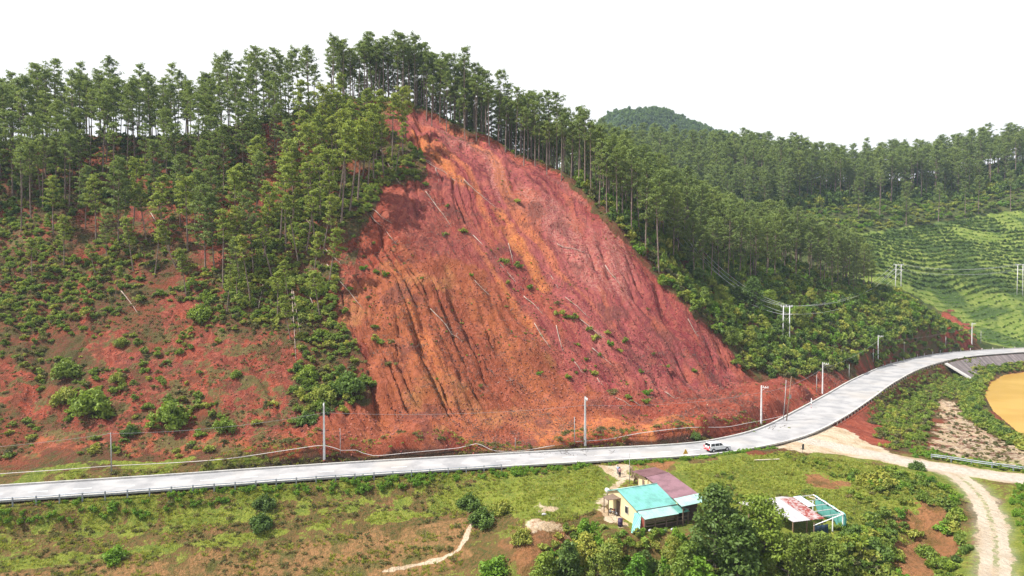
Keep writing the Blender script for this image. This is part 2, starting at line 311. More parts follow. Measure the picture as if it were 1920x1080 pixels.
for pts, v in [([(1130, 872), (1160, 868), (1185, 875), (1180, 900), (1160, 925), (1140, 940), (1150, 980), (1165, 990), (1140, 975), (1118, 955), (1128, 940), (1150, 900)], 1.0),
               ([(1000, 950), (1040, 942), (1060, 955), (1040, 970), (1015, 965)], 0.85), ([(960, 985), (1000, 975), (1050, 985), (1060, 998), (1000, 995)], 0.6),
               ([(1500, 812), (1560, 795), (1600, 815), (1680, 855), (1640, 862), (1480, 843), (1430, 838)], 1.0),
               ([(1760, 750), (1800, 752), (1830, 790), (1920, 830), (2050, 880), (1920, 876), (1800, 862), (1740, 840), (1755, 790)], 0.52)]:
    sand = np.maximum(sand, soft(poly(pts), 1.6, 5) * v)
fpath = catmull([tuple(hit(a, b_)) for a, b_ in [(886, 968), (883, 985), (872, 1010), (862, 1028), (845, 1042), (810, 1054), (770, 1064), (720, 1072)]], 1.0); D, _ = near_path(fpath, MX, MY, 4); sand = np.maximum(sand, .85 * (1 - sstep(.1, .7, D + rough * .9)))
D, _ = near_path(dirt, MX, MY, 8); sand = np.maximum(sand, 0.95 * (1 - sstep(2.4, 4.4, D + rough * 2)))
D, _ = near_path(track, MX, MY, 8); rut = np.maximum(1 - sstep(.35, .75, np.abs(D - .95)), (1 - sstep(1.4, 3.2, D + rough * 2)) * .52); sand = np.maximum(sand, rut); grass = np.where(D < .5, .8, grass)
pale = sstep(0.60, 0.78, fbm(U * 0.12, V * 0.02, 4, 91)) * ins
purple = sstep(-10, 25, MX * 0.8 + MY * 0.45 - 62 + big * 60) * sstep(2, 8, MZb) * sstep(-3, 3, SD)
verge = (MZ < 1.6) * (roadD < 11)
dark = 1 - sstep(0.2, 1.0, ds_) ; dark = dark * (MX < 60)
orange = np.maximum(orange, ((MY < 128) & (MZb < .3)) * 1.0)
vein = np.maximum(soft(poly([(940, 400), (965, 425), (1000, 480), (1030, 540), (1018, 548), (990, 500), (945, 430)]), 1.6, 6), soft(poly([(770, 245), (795, 262), (850, 320), (870, 345), (845, 338), (785, 280)]), 1.2, 4))
vein = np.maximum(vein, sstep(.66, .74, fbm(U * .13 + 3, V * .012, 3, 131)) * ins * sstep(8, 20, MZb) * .6)
vein = np.maximum(vein * .85, .55 * soft(poly([(1000, 805), (1120, 772), (1250, 790), (1300, 812), (1100, 834), (1000, 838)]), 2, 8))

pave = 1 - sstep(1.8, 3.2, near_path(dirt, MX, MY, 8)[0] + rough)
pave = np.maximum(pave, .55 * sand * (1 - sstep(2.2, 3.4, near_path(track, MX, MY, 8)[0])))
MASK = {'pave': pave, 'vein': vein, 'soil': soil, 'orange': orange, 'grass': grass, 'field': field, 'brown': brown, 'sand': sand, 'pale': pale, 'purple': purple, 'dark': dark}

# ---------------------------------------------------------------- mesh builders
def mesh_np(name, V_, F_, mat, smooth=False, attrs=None):
    me = bpy.data.meshes.new(name); V_ = np.asarray(V_, np.float32); F_ = np.asarray(F_, np.int32); k = F_.shape[1]
    me.vertices.add(len(V_)); me.vertices.foreach_set('co', V_.ravel()); me.loops.add(F_.size); me.loops.foreach_set('vertex_index', F_.ravel())
    me.polygons.add(len(F_)); me.polygons.foreach_set('loop_start', np.arange(len(F_), dtype=np.int32) * k); me.polygons.foreach_set('loop_total', np.full(len(F_), k, np.int32))
    if smooth: me.polygons.foreach_set('use_smooth', np.ones(len(F_), bool))
    for a, v in (attrs or {}).items():
        at = me.attributes.new(a, 'FLOAT', 'POINT'); at.data.foreach_set('value', np.asarray(v, np.float32).ravel())
    me.update(calc_edges=True)
    if mat: me.materials.append(mat)
    return me
def link(name, me, parent=None, loc=None, rot=None):
    o = bpy.data.objects.new(name, me); COL.objects.link(o)
    if parent: o.parent = parent
    if loc is not None: o.location = loc
    if rot is not None: o.rotation_euler = rot
    return o
class MB:
    """collects shapes, links them as one mesh"""
    def __init__(s): s.v = []; s.f = []; s.sm = []; s.mi = []; s.M = Matrix.Identity(4); s.m = 0
    def add(s, vs, fs, smooth=False):
        b = len(s.v); s.v += [tuple(s.M @ Vector(p)) for p in vs]; s.f += [tuple(b + i for i in f) for f in fs]; s.sm += [smooth] * len(fs); s.mi += [s.m] * len(fs); return s
    def box(s, x0, x1, y0, y1, z0, z1):
        return s.add([(x0, y0, z0), (x1, y0, z0), (x1, y1, z0), (x0, y1, z0), (x0, y0, z1), (x1, y0, z1), (x1, y1, z1), (x0, y1, z1)],
                     [(0, 3, 2, 1), (4, 5, 6, 7), (0, 1, 5, 4), (1, 2, 6, 5), (2, 3, 7, 6), (3, 0, 4, 7)])
    def slab(s, q, t):
        """quad q (4 points, counter-clockwise from above) given thickness t downwards along its normal"""
        q = [Vector(p) for p in q]; n_ = (q[1] - q[0]).cross(q[3] - q[0]).normalized() * t
        return s.add([p - n_ for p in q] + q, [(0, 3, 2, 1), (4, 5, 6, 7), (0, 1, 5, 4), (1, 2, 6, 5), (2, 3, 7, 6), (3, 0, 4, 7)])
    def tube(s, pts, rad, n_=6, cap=True):
        pts = [Vector(p) for p in pts]; rad = [rad] * len(pts) if not hasattr(rad, '__len__') else rad; vs = []; fs = []
        for i, p in enumerate(pts):
            t = (pts[min(i + 1, len(pts) - 1)] - pts[max(i - 1, 0)]).normalized(); a = t.orthogonal().normalized() if abs(t.z) < .999 else Vector((1, 0, 0)); b = t.cross(a)
            if i and (a.dot(pa) < 0.2): a = (pa - t * pa.dot(t)).normalized(); b = t.cross(a)
            elif i: a = (pa - t * pa.dot(t)).normalized(); b = t.cross(a)
            pa = a
            for k in range(n_): w = 2 * math.pi * k / n_; vs.append(p + (a * math.cos(w) + b * math.sin(w)) * rad[i])
        for i in range(len(pts) - 1):
            for k in range(n_): k2 = (k + 1) % n_; fs.append((i * n_ + k, i * n_ + k2, (i + 1) * n_ + k2, (i + 1) * n_ + k))
        if cap: fs.append(tuple(range(n_ - 1, -1, -1))); fs.append(tuple(range((len(pts) - 1) * n_, len(pts) * n_)))
        return s.add(vs, fs, True)
    def prism(s, prof, y0, y1, tap=1.0):
        """profile in x,z extruded along y"""
        k = len(prof); vs = [(x, y0, z) for x, z in prof] + [(x, y1, z) for x, z in prof]
        return s.add(vs, [tuple(range(k)), tuple(range(2 * k - 1, k - 1, -1))] + [(i, i + k, (i + 1) % k + k, (i + 1) % k) for i in range(k)])
    def mesh(s, name, mats):
        me = bpy.data.meshes.new(name); me.from_pydata(s.v, [], s.f)
        for m in (mats if isinstance(mats, (list, tuple)) else [mats]): me.materials.append(m)
        me.polygons.foreach_set('use_smooth', s.sm); me.polygons.foreach_set('material_index', s.mi); me.update(); return me
    def build(s, name, mats, parent=None, loc=None, rot=None, bevel=0):
        o = link(name, s.mesh(name, mats), parent, loc, rot)
        if bevel: m = o.modifiers.new('bevel', 'BEVEL'); m.width = bevel; m.segments = 2; m.limit_method = 'ANGLE'
        return o

# ---------------------------------------------------------------- materials
class N:
    def __init__(s, name):
        s.m = bpy.data.materials.new(name); s.m.use_nodes = True; s.t = s.m.node_tree; s.t.nodes.clear()
        s.out = s.t.nodes.new('ShaderNodeOutputMaterial'); s._g = {}
    def n(s, ty, **kw):
        x = s.t.nodes.new('ShaderNode' + ty)
        for k_, v_ in kw.items(): setattr(x, k_, v_)
        return x
    def l(s, a, b): s.t.links.new(a, b)
    def set(s, inp, v):
        if isinstance(v, bpy.types.NodeSocket): s.l(v, inp)
        elif isinstance(v, (tuple, list)) and len(v) == 3 and inp.type == 'RGBA': inp.default_value = (*v, 1)
        else: inp.default_value = v
    def geo(s):
        if 'g' not in s._g: s._g['g'] = s.n('NewGeometry').outputs['Position']
        return s._g['g']
    def obj(s):
        if 'o' not in s._g: s._g['o'] = s.n('TexCoord').outputs['Object']
        return s._g['o']
    def noise(s, scale, detail=4, vec=None, rough=0.55, dist=0.0):
        x = s.n('TexNoise'); x.inputs['Scale'].default_value = scale; x.inputs['Detail'].default_value = detail; x.inputs['Roughness'].default_value = rough; x.inputs['Distortion'].default_value = dist
        s.l(vec or s.geo(), x.inputs['Vector']); return x.outputs[0]
    def vor(s, scale, vec=None, feature='F1'):
        x = s.n('TexVoronoi', feature=feature); x.inputs['Scale'].default_value = scale; s.l(vec or s.geo(), x.inputs['Vector']); return x
    def mth(s, op, a, b=0.0, c_=None, clamp=False):
        x = s.n('Math', operation=op, use_clamp=clamp); s.set(x.inputs[0], a); s.set(x.inputs[1], b)
        if c_ is not None: s.set(x.inputs[2], c_)
        return x.outputs[0]
    def rng(s, v, a, b, c_=0.0, d=1.0, smooth=True):
        x = s.n('MapRange', interpolation_type='SMOOTHSTEP' if smooth else 'LINEAR'); s.set(x.inputs['Value'], v)
        for k_, q in zip(('From Min', 'From Max', 'To Min', 'To Max'), (a, b, c_, d)): x.inputs[k_].default_value = q
        return x.outputs[0]
    def mix(s, f, a, b, blend='MIX'):
        x = s.n('Mix', data_type='RGBA', blend_type=blend); s.set(x.inputs[0], f); s.set(x.inputs[6], a); s.set(x.inputs[7], b); return x.outputs[2]
    def attr(s, name): return s.n('Attribute', attribute_name=name).outputs['Fac']
    def bump(s, h, strength=0.5, dist=0.2, nrm=None):
        x = s.n('Bump'); x.inputs['Strength'].default_value = strength; x.inputs['Distance'].default_value = dist; s.l(h, x.inputs['Height'])
        if nrm: s.l(nrm, x.inputs['Normal'])
        return x.outputs[0]
    def prin(s, col, rough=0.8, metal=0.0, nrm=None, spec=0.3):
        x = s.n('BsdfPrincipled'); s.set(x.inputs['Base Color'], col); s.set(x.inputs['Roughness'], rough); x.inputs['Metallic'].default_value = metal; x.inputs['Specular IOR Level'].default_value = spec
        if nrm: s.l(nrm, x.inputs['Normal'])
        s.l(x.outputs[0], s.out.inputs[0]); return s.m
_pm = {}
def paint(name, col, rough=0.6, metal=0.0, wear=0.25, scale=6.0, spec=0.35):
    """painted / weathered surface with uneven tone"""
    if name in _pm: return _pm[name]
    q = N(name); n1 = q.noise(scale, 5, q.obj()); n2 = q.noise(scale * 0.15, 3, q.obj())
    c1 = q.mix(q.rng(n1, 0.35, 0.75), col, tuple(x * (1 - wear) for x in col)); c2 = q.mix(q.rng(n2, 0.4, 0.7, 0, 0.5), c1, tuple(min(1, x * (1 + wear * .5)) for x in col))
    _pm[name] = q.prin(c2, q.rng(n1, 0.3, 0.7, rough - 0.1, min(1, rough + 0.1)), metal, q.bump(n1, 0.15, 0.02), spec); return _pm[name]

def ground_material():
    q = N('ground'); p = q.geo(); sep = q.n('SeparateXYZ'); q.l(p, sep.inputs[0]); x, y, z = sep.outputs
    u = q.mth('ADD', q.mth('MULTIPLY', x, 0.82), q.mth('MULTIPLY', y, 0.57)); v = q.mth('SUBTRACT', q.mth('MULTIPLY', x, 0.57), q.mth('MULTIPLY', y, 0.82))
    w1 = q.noise(0.06, 3); uw = q.mth('ADD', u, q.mth('MULTIPLY', w1, 16.0))
    cb = q.n('CombineXYZ'); q.l(uw, cb.inputs[0]); q.l(q.mth('MULTIPLY', v, 0.10), cb.inputs[1]); flow = cb.outputs[0]
    cb2 = q.n('CombineXYZ'); q.l(uw, cb2.inputs[0]); q.l(q.mth('MULTIPLY', v, 0.30), cb2.inputs[1]); flow2 = cb2.outputs[0]
    nf1 = q.noise(0.10, 6, flow); nf2 = q.noise(0.45, 5, flow); nf3 = q.noise(1.4, 5, flow2, 0.65); n_big = q.noise(0.045, 4); n_mid = q.noise(0.3, 5); n_fine = q.noise(1.6, 6, rough=0.7); n_tiny = q.noise(6.0, 4, rough=0.7)
    # slide soil
    red = q.mix(q.rng(nf1, 0.38, 0.60), (0.240, 0.044, 0.048), (0.335, 0.086, 0.084))
    red = q.mix(q.rng(nf2, 0.46, 0.66, 0, .8), red, (0.125, 0.022, 0.034))
    red = q.mix(q.rng(q.noise(0.16, 4, flow2), 0.53, 0.66, 0, .7), red, (0.42, 0.115, 0.060))
    brick = q.mix(q.rng(nf1, 0.4, 0.62), (0.275, 0.056, 0.028), (0.180, 0.040, 0.026))
    red = q.mix(q.attr('purple'), brick, red)
    org = q.mix(q.rng(nf1, 0.38, 0.62), (0.35, 0.108, 0.042), (0.235, 0.060, 0.028)); org = q.mix(q.rng(n_mid, 0.50, 0.68, 0, .8), org, (0.175, 0.046, 0.020)); org = q.mix(q.rng(q.noise(0.09, 3), 0.52, 0.66, 0, .8), org, (0.38, 0.165, 0.062))
    s = q.mix(q.rng(q.mth('ADD', q.attr('orange'), q.mth('MULTIPLY', q.mth('SUBTRACT', nf2, 0.5), 0.8)), 0.3, 0.7), red, org)
    s = q.mix(q.attr('vein'), s, q.mix(q.rng(n_fine, .45, .6), (0.62, 0.23, 0.075), (0.50, 0.13, 0.045)))
    s = q.mix(q.rng(q.mth('MULTIPLY', q.attr('pale'), q.rng(n_fine, 0.42, 0.58)), 0.2, 0.8, 0, .7), s, (0.52, 0.25, 0.20))
    s = q.mix(q.rng(nf3, 0.42, 0.64, 0.0, 0.5), s, (0.42, 0.135, 0.085), 'MIX'); s = q.mix(q.rng(n_fine, 0.54, 0.68, 0, .7), s, (0.095, 0.022, 0.018))
    s = q.mix(q.rng(n_tiny, 0.57, 0.70, 0, 0.6), s, (0.55, 0.28, 0.20))
    s = q.mix(q.rng(q.noise(0.10, 5, rough=.65), 0.55, 0.64, 0, .6), s, (0.140, 0.052, 0.045))
    s = q.mix(q.mth('MULTIPLY', q.rng(q.noise(0.4, 5, rough=.7), 0.48, 0.58, 0, .75), q.mth('LESS_THAN', x, -36.0)), s, (0.130, 0.048, 0.026)); s = q.mix(q.mth('MULTIPLY', q.rng(q.noise(0.22, 5, rough=.7), 0.50, 0.58, 0, .85), q.mth('LESS_THAN', x, -38.0)), s, q.mix(q.rng(n_fine, .42, .6), (0.085, 0.090, 0.030), (0.15, 0.135, 0.05)))
    # brushy hillside earth
    b = q.mix(q.rng(n_mid, 0.42, 0.6), (0.135, 0.052, 0.030), (0.085, 0.070, 0.026)); b = q.mix(q.rng(n_fine, 0.48, 0.64, 0, .8), b, (0.065, 0.080, 0.022)); b = q.mix(q.rng(q.noise(.09, 5, rough=.65), 0.50, 0.60, 0, .85), b, (0.21, 0.055, 0.030))
    b = q.mix(q.rng(n_tiny, 0.52, 0.7, 0, .5), b, (0.16, 0.14, 0.06))
    # grass
    g = q.mix(q.rng(n_mid, 0.4, 0.62), (0.21, 0.245, 0.034), (0.135, 0.175, 0.028)); g = q.mix(q.rng(n_fine, 0.48, 0.68), g, (0.31, 0.295, 0.065)); g = q.mix(q.rng(n_tiny, 0.45, 0.7, 0, .6), g, (0.050, 0.080, 0.014))
    dry = q.mix(q.rng(n_fine, 0.42, 0.62), (0.17, 0.105, 0.040), (0.080, 0.085, 0.022)); dry = q.mix(q.rng(n_mid, 0.5, 0.66, 0, .8), dry, (0.24, 0.12, 0.055)); dry = q.mix(q.rng(n_tiny, 0.5, 0.7, 0, .6), dry, (0.055, 0.050, 0.02))
    br = q.mix(q.rng(n_fine, 0.42, 0.6), (0.31, 0.165, 0.070), (0.17, 0.115, 0.042)); br = q.mix(q.rng(n_mid, 0.5, 0.64), br, (0.10, 0.10, 0.026)); br = q.mix(q.rng(n_tiny, 0.5, 0.7, 0, .6), br, (0.36, 0.22, 0.12))
    fl = q.mix(q.rng(n_mid, 0.45, 0.6), (0.150, 0.205, 0.038), (0.22, 0.265, 0.06)); fl = q.mix(q.rng(n_big, 0.48, 0.60), fl, (0.055, 0.095, 0.024)); fl = q.mix(q.rng(n_fine, 0.5, 0.66, 0, .6), fl, (0.19, 0.23, 0.07))
    sd = q.mix(q.rng(n_mid, 0.42, 0.64), (0.58, 0.47, 0.34), (0.46, 0.335, 0.21)); sd = q.mix(q.rng(n_fine, 0.54, 0.70, 0, .6), sd, (0.64, 0.57, 0.47)); sd = q.mix(q.rng(n_tiny, 0.58, 0.72, 0, .6), sd, (0.22, 0.15, 0.09))
    nmix = q.mth('ADD', q.mth('SUBTRACT', n_fine, 0.5), q.mth('MULTIPLY', q.mth('SUBTRACT', n_mid, 0.5), 0.9))
    def edge(a, amp=0.7, nn=None): return q.rng(q.mth('ADD', q.attr(a), q.mth('MULTIPLY', nmix, amp)), 0.40, 0.60)
    low = q.mth('LESS_THAN', y, 127.0); low2 = q.mth('LESS_THAN', z, 0.6); lo = q.mth('MULTIPLY', low, low2)
    far = q.mix(q.rng(n_mid, .42, .6), (0.045, 0.075, 0.018), (0.085, 0.105, 0.030)); b = q.mix(q.mth('MULTIPLY', q.mth('GREATER_THAN', y, 278.0), .9), b, far)
    c0 = q.mix(lo, b, dry)
    c0 = q.mix(edge('grass', 1.3), c0, g)
    c0 = q.mix(edge('brown', 0.9), c0, br)
    c0 = q.mix(edge('field', 0.5), c0, fl)
    c0 = q.mix(edge('soil', 1.5), c0, q.mix(q.mth('MULTIPLY', lo, .65), s, br))
    c0 = q.mix(edge('sand', 0.9), c0, sd)
    c0 = q.mix(q.mth('MULTIPLY', q.attr('pave'), .85), c0, q.mix(q.rng(n_fine, .4, .65), (0.58, 0.54, 0.48), (0.46, 0.40, 0.33)))
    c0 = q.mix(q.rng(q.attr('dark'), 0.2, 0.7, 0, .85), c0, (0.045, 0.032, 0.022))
    h = q.mth('ADD', q.mth('MULTIPLY', nf3, 0.9), q.mth('ADD', q.mth('MULTIPLY', n_fine, 0.7), q.mth('MULTIPLY', n_tiny, 0.22)))
    q.prin(c0, 0.95, 0, q.bump(h, 1.0, 0.9), 0.12); return q.m
def leaf_mat(name, cols, var=1.0, trans=0.35):
    """leaves: hue varies from plant to plant and from tuft to tuft; light passes through"""
    q = N(name); inf = q.n('ObjectInfo'); rnd = inf.outputs['Random']; cr = q.n('ValToRGB'); el = cr.color_ramp.elements
    el[0].position = 0; el[0].color = (*cols[0], 1); el[1].position = 1; el[1].color = (*cols[-1], 1)
    for i, c_ in enumerate(cols[1:-1]): e = el.new((i + 1) / (len(cols) - 1)); e.color = (*c_, 1)
    q.l(rnd, cr.inputs[0]); nn = q.noise(0.5, 3); n2 = q.noise(3.0, 3)
    c0 = q.mix(q.rng(nn, 0.35, 0.65, 0, 0.5), cr.outputs[0], tuple(x * 0.55 for x in cols[0])); c0 = q.mix(q.rng(n2, 0.4, 0.7, 0, 0.55), c0, tuple(min(1, x * 1.5) for x in cols[-1]))
    d = q.n('BsdfDiffuse'); q.l(c0, d.inputs[0]); t = q.n('BsdfTranslucent'); q.l(q.mix(0.5, c0, (cols[-1][0] * 1.3, cols[-1][1] * 1.3, cols[-1][2] * 0.8)), t.inputs[0])
    g = q.n('BsdfGlossy'); g.inputs['Roughness'].default_value = 0.55; g.inputs[0].default_value = (.8, .85, .8, 1)
    m = q.n('MixShader'); m.inputs[0].default_value = trans; q.l(d.outputs[0], m.inputs[1]); q.l(t.outputs[0], m.inputs[2])
    m2 = q.n('MixShader'); m2.inputs[0].default_value = 0.018; q.l(m.outputs[0], m2.inputs[1]); q.l(g.outputs[0], m2.inputs[2]); q.l(m2.outputs[0], q.out.inputs[0]); return q.m
def bark_mat(name, a, b):
    q = N(name); n1 = q.noise(2.0, 4); n2 = q.noise(9, 4); c0 = q.mix(q.rng(n1, .35, .65), a, b); c0 = q.mix(q.rng(n2, .5, .7, 0, .5), c0, tuple(x * .5 for x in a)); return q.prin(c0, 0.9, 0, q.bump(n2, .5, .05), .15)

# ---------------------------------------------------------------- ground sheet
idx = np.arange(MX.size).reshape(MX.shape)
quads = np.stack([idx[:-1, :-1], idx[:-1, 1:], idx[1:, 1:], idx[1:, :-1]], -1).reshape(-1, 4)
gme = mesh_np('ground', np.stack([MX, MY, MZ], -1).reshape(-1, 3), quads, ground_material(), True, MASK)
ground = link('ground', gme); tag(ground, 'red earth hillside, grass banks and farm slopes', kind='structure')
# ---------------------------------------------------------------- carriageways, water
def ribbon(name, path, w0, w1, z, mat, skip=None, uv=False):
    sd_ = side(path); w0 = np.reshape(w0, (-1, 1)); w1 = np.reshape(w1, (-1, 1)); a = np.concatenate([path[:, :2] + sd_ * w0, path[:, 2:] + z], 1); b = np.concatenate([path[:, :2] + sd_ * w1, path[:, 2:] + z], 1); k = len(path)
    return mesh_np(name, np.concatenate([a, b]), [(i, i + 1, i + 1 + k, i + k) for i in range(k - 1)], mat)
q = N('asphalt'); na = q.noise(0.25, 5); nb = q.noise(3.0, 5, rough=.7); nc = q.noise(0.9, 3)
col = q.mix(q.rng(na, .38, .64), (0.345, 0.34, 0.345), (0.24, 0.24, 0.25)); col = q.mix(q.rng(nb, .5, .72, 0, .6), col, (0.36, 0.35, 0.34)); col = q.mix(q.rng(q.noise(0.07, 3), .5, .7, 0, .6), col, (0.36, 0.33, 0.30))

M_ASPH = q.prin(col, 0.85, 0, q.bump(nb, .2, .02), .25)
M_LINE = paint('road_paint', (0.78, 0.78, 0.76), .6, wear=.35, scale=2)
M_CONC = paint('concrete', (0.46, 0.45, 0.43), .85, wear=.35, scale=1.5)
RW = roadw(road[:, 0]); rd = ribbon('road', road, -RW, RW, 0.05, M_ASPH)
o = link('road', rd); tag(o, 'pale asphalt road curving along the foot of the slide', kind='structure')
# concrete shoulder edge strips, real step
mbk = MB(); sdr = side(road)
for sgn in (-1, 1):
    for i in range(len(road) - 1):
        p0, p1 = road[i], road[i + 1]; s0, s1 = sdr[i] * sgn, sdr[i + 1] * sgn
        qd = [(*(p0[:2] + s0 * (RW[i] + .01)), 0.035), (*(p1[:2] + s1 * (RW[i + 1] + .01)), 0.035), (*(p1[:2] + s1 * (RW[i + 1] + .4)), 0.02), (*(p0[:2] + s0 * (RW[i] + .4)), 0.02)]
        if sgn < 0: qd = qd[::-1]
        mbk.slab(qd[::-1], 0.3)
tag(mbk.build('road_shoulder', M_CONC), 'concrete edge strips of the road', kind='structure')
# dashes and edge lines, worn
acc = np.concatenate([[0], np.cumsum(np.linalg.norm(np.diff(road[:, :2], axis=0), axis=1))]); vs, fs = [], []
def rp(s_, off):
    i = min(np.searchsorted(acc, s_), len(road) - 1); i = max(i, 1); t = (s_ - acc[i - 1]) / (acc[i] - acc[i - 1] + 1e-9); p = road[i - 1] * (1 - t) + road[i] * t; sd_ = sdr[i - 1] * (1 - t) + sdr[i] * t
    return (p[0] + sd_[0] * off, p[1] + sd_[1] * off, 0.056)
def strip(s0, s1, o0, o1):
    k = max(1, int((s1 - s0) / 1.5))
    for j in range(k):
        a, b = s0 + (s1 - s0) * j / k, s0 + (s1 - s0) * (j + 1) / k; n0 = len(vs); vs.extend([rp(a, o0), rp(b, o0), rp(b, o1), rp(a, o1)]); fs.append((n0, n0 + 1, n0 + 2, n0 + 3))
for k in range(int(acc[-1] / 6)):
    if rp(k * 6.0, 0)[0] < 42: strip(k * 6.0, k * 6.0 + 2.6, -0.09, 0.09)
me = bpy.data.meshes.new('m'); me.from_pydata(vs, [], fs); me.materials.append(M_LINE); o = link('road_marking', me); tag(o, 'dashed white centre line of the road', kind='structure')
q = N('muddy_water'); nw = q.noise(0.05, 3); nv = q.noise(2.5, 3); wc = q.mix(q.rng(nw, .4, .65), (0.42, 0.245, 0.062), (0.50, 0.30, 0.085))
M_WATER = q.prin(wc, 0.22, 0, q.bump(nv, .06, .05), .3)
cx_, cy_ = pond_pg.mean(0); pp = catmull([(*p, 0) for p in np.concatenate([pond_pg, pond_pg[:1]])], 3)[:, :2]; pp = (pp - [cx_, cy_]) * 1.12 + [cx_, cy_]
me = bpy.data.meshes.new('w'); me.from_pydata([(a, b, POND_Z) for a, b in pp[:-1]], [], [tuple(range(len(pp) - 1))]); me.materials.append(M_WATER); tag(link('pond_water', me), 'muddy yellow pond water below the road', kind='structure')

# ---------------------------------------------------------------- foliage
def rhombi(cen, nrm, a, b, seed=None):
    """leaf-shaped faces at the given centres"""
    r = RNG.normal(size=cen.shape); t = np.cross(nrm, r); t /= np.linalg.norm(t, axis=1)[:, None] + 1e-9; s_ = np.cross(nrm, t)
    a = np.asarray(a).reshape(-1, 1); b = np.asarray(b).reshape(-1, 1); n_ = nrm * a * 0.25
    return np.stack([cen - t * a - n_, cen + s_ * b, cen + t * a - n_, cen - s_ * b], 1).reshape(-1, 3)
def clump(cen, rad, cnt, la, lb, flat=1.0, up=0.5):
    """cnt leaves on and inside a lumpy ball"""
    d = RNG.normal(size=(cnt, 3)); d /= np.linalg.norm(d, axis=1)[:, None]; r = rad * RNG.uniform(0.45, 1.08, (cnt, 1)); p = d * r; p[:, 2] *= flat
    nn = d * 0.7 + RNG.normal(size=(cnt, 3)) * 0.55 + np.array([0, 0, up]); nn /= np.linalg.norm(nn, axis=1)[:, None]
    return rhombi(p + cen, nn, la * RNG.uniform(.7, 1.3, cnt), lb * RNG.uniform(.7, 1.3, cnt))
def leafmesh(name, chunks, mat):
    v = np.concatenate(chunks); return mesh_np(name, v, np.arange(len(v)).reshape(-1, 4), mat)
PINE_C = [(0.118, 0.174, 0.054), (0.168, 0.230, 0.062), (0.134, 0.196, 0.067), (0.235, 0.291, 0.073)]
PINE_Y = [(0.16, 0.23, 0.040), (0.24, 0.31, 0.055), (0.20, 0.27, 0.045), (0.30, 0.34, 0.065)]
M_PINE = leaf_mat('pine_needles', PINE_C); M_PINEY = leaf_mat('young_pine_needles', PINE_Y)
M_BUSH = leaf_mat('bush_leaves', [(0.112, 0.168, 0.027), (0.266, 0.348, 0.038), (0.190, 0.236, 0.038), (0.493, 0.445, 0.077), (0.151, 0.236, 0.042)])
M_BRIGHT = leaf_mat('bright_leaves', [(0.10, 0.22, 0.020), (0.19, 0.32, 0.030), (0.15, 0.27, 0.025)])
M_DARKL = leaf_mat('dark_leaves', [(0.065, 0.122, 0.026), (0.146, 0.234, 0.040), (0.105, 0.164, 0.036)])
M_DRYL = leaf_mat('dry_leaves', [(0.130, 0.111, 0.054), (0.195, 0.182, 0.072), (0.104, 0.117, 0.042)])
M_GRASS = leaf_mat('grass_blades', [(0.150, 0.224, 0.026), (0.299, 0.359, 0.043), (0.221, 0.306, 0.036), (0.379, 0.359, 0.082)])
M_DULL = leaf_mat('bank_plants', [(0.090, 0.114, 0.029), (0.155, 0.155, 0.043), (0.122, 0.155, 0.033), (0.227, 0.179, 0.073)])
M_BARK = bark_mat('pine_bark', (0.15, 0.105, 0.085), (0.25, 0.195, 0.165)); M_DEAD = bark_mat('dead_wood', (0.30, 0.23, 0.19), (0.42, 0.34, 0.29)); M_TWIG = bark_mat('twigs', (0.10, 0.08, 0.065), (0.17, 0.14, 0.12))
def make_pine(h, c0, rad, nl, mat, seed, dens=1.0):
    """tall pine: (trunk mesh, crown mesh)"""
    rr = random.Random(seed); mb = MB(); bx, by = rr.uniform(-.5, .5), rr.uniform(-.5, .5)
    def ax(t): return Vector((bx * math.sin(t * 2.4) * t, by * math.sin(t * 3.1 + 1) * t, h * t))
    mb.tube([ax(t) - Vector((0, 0, 0.8 if t == 0 else 0)) for t in (0, .12, .3, .5, .7, .85, 1)], [.24, .20, .175, .15, .11, .07, .025], 6, False); ch = []
    for i in range(nl):
        t = (i + rr.random()) / nl; zt = c0 + (0.985 - c0) * t; az = i * 2.4 + rr.uniform(-.5, .5); L = rad * (0.55 + 0.45 * math.sin(min(1, t * 1.5 + .25) * math.pi * .62)) * (1 - 0.62 * max(0, t - .55) / .45) * rr.uniform(.6, 1.15)
        p0 = ax(zt); up = rr.uniform(.05, .45) + t * .3; d = Vector((math.cos(az), math.sin(az), up)); p1 = p0 + d * L * .55; p2 = p0 + d * L + Vector((0, 0, L * .12))
        mb.tube([p0, p1, p2], [.055, .035, .012], 4, False)
        for k, f in enumerate((1.0, .72, .42)[:rr.choice((2, 3, 3))]):
            cpt = p0.lerp(p2, f) + Vector((rr.uniform(-.4, .4), rr.uniform(-.4, .4), rr.uniform(0, .35))); r_ = rr.uniform(.62, 1.05) * (1.0 if k == 0 else .85)
            ch.append(clump(np.array(cpt), r_, int(21 * dens), .32, .125, .50, .75))
    ch.append(clump(np.array(ax(.985)), .95, int(40 * dens), .33, .13, .9, .7))
    return mb.mesh('pine_trunk', M_BARK), leafmesh('pine_crown', ch, mat)
PINES = [make_pine(h, c0, r_, nl, M_PINE, 100 + i) for i, (h, c0, r_, nl) in enumerate([(23, .58, 2.9, 26), (24, .52, 3.1, 32), (22, .62, 2.8, 22), (25, .56, 3.3, 30), (19, .50, 2.6, 26), (24, .68, 2.6, 18), (22, .44, 2.9, 34), (20, .60, 2.5, 18), (24.5, .72, 2.3, 14)])]
PINESY = [make_pine(h, c0, r_, nl, M_PINEY, 200 + i) for i, (h, c0, r_, nl) in enumerate([(17, .50, 2.2, 24), (15, .55, 2.0, 20), (18, .46, 2.4, 26), (19, .62, 1.9, 16)])]
BIGP = [make_pine(23, c0, 3.7, 50, M_PINE, 300 + i, 1.1) for i, c0 in enumerate((.34, .28))]
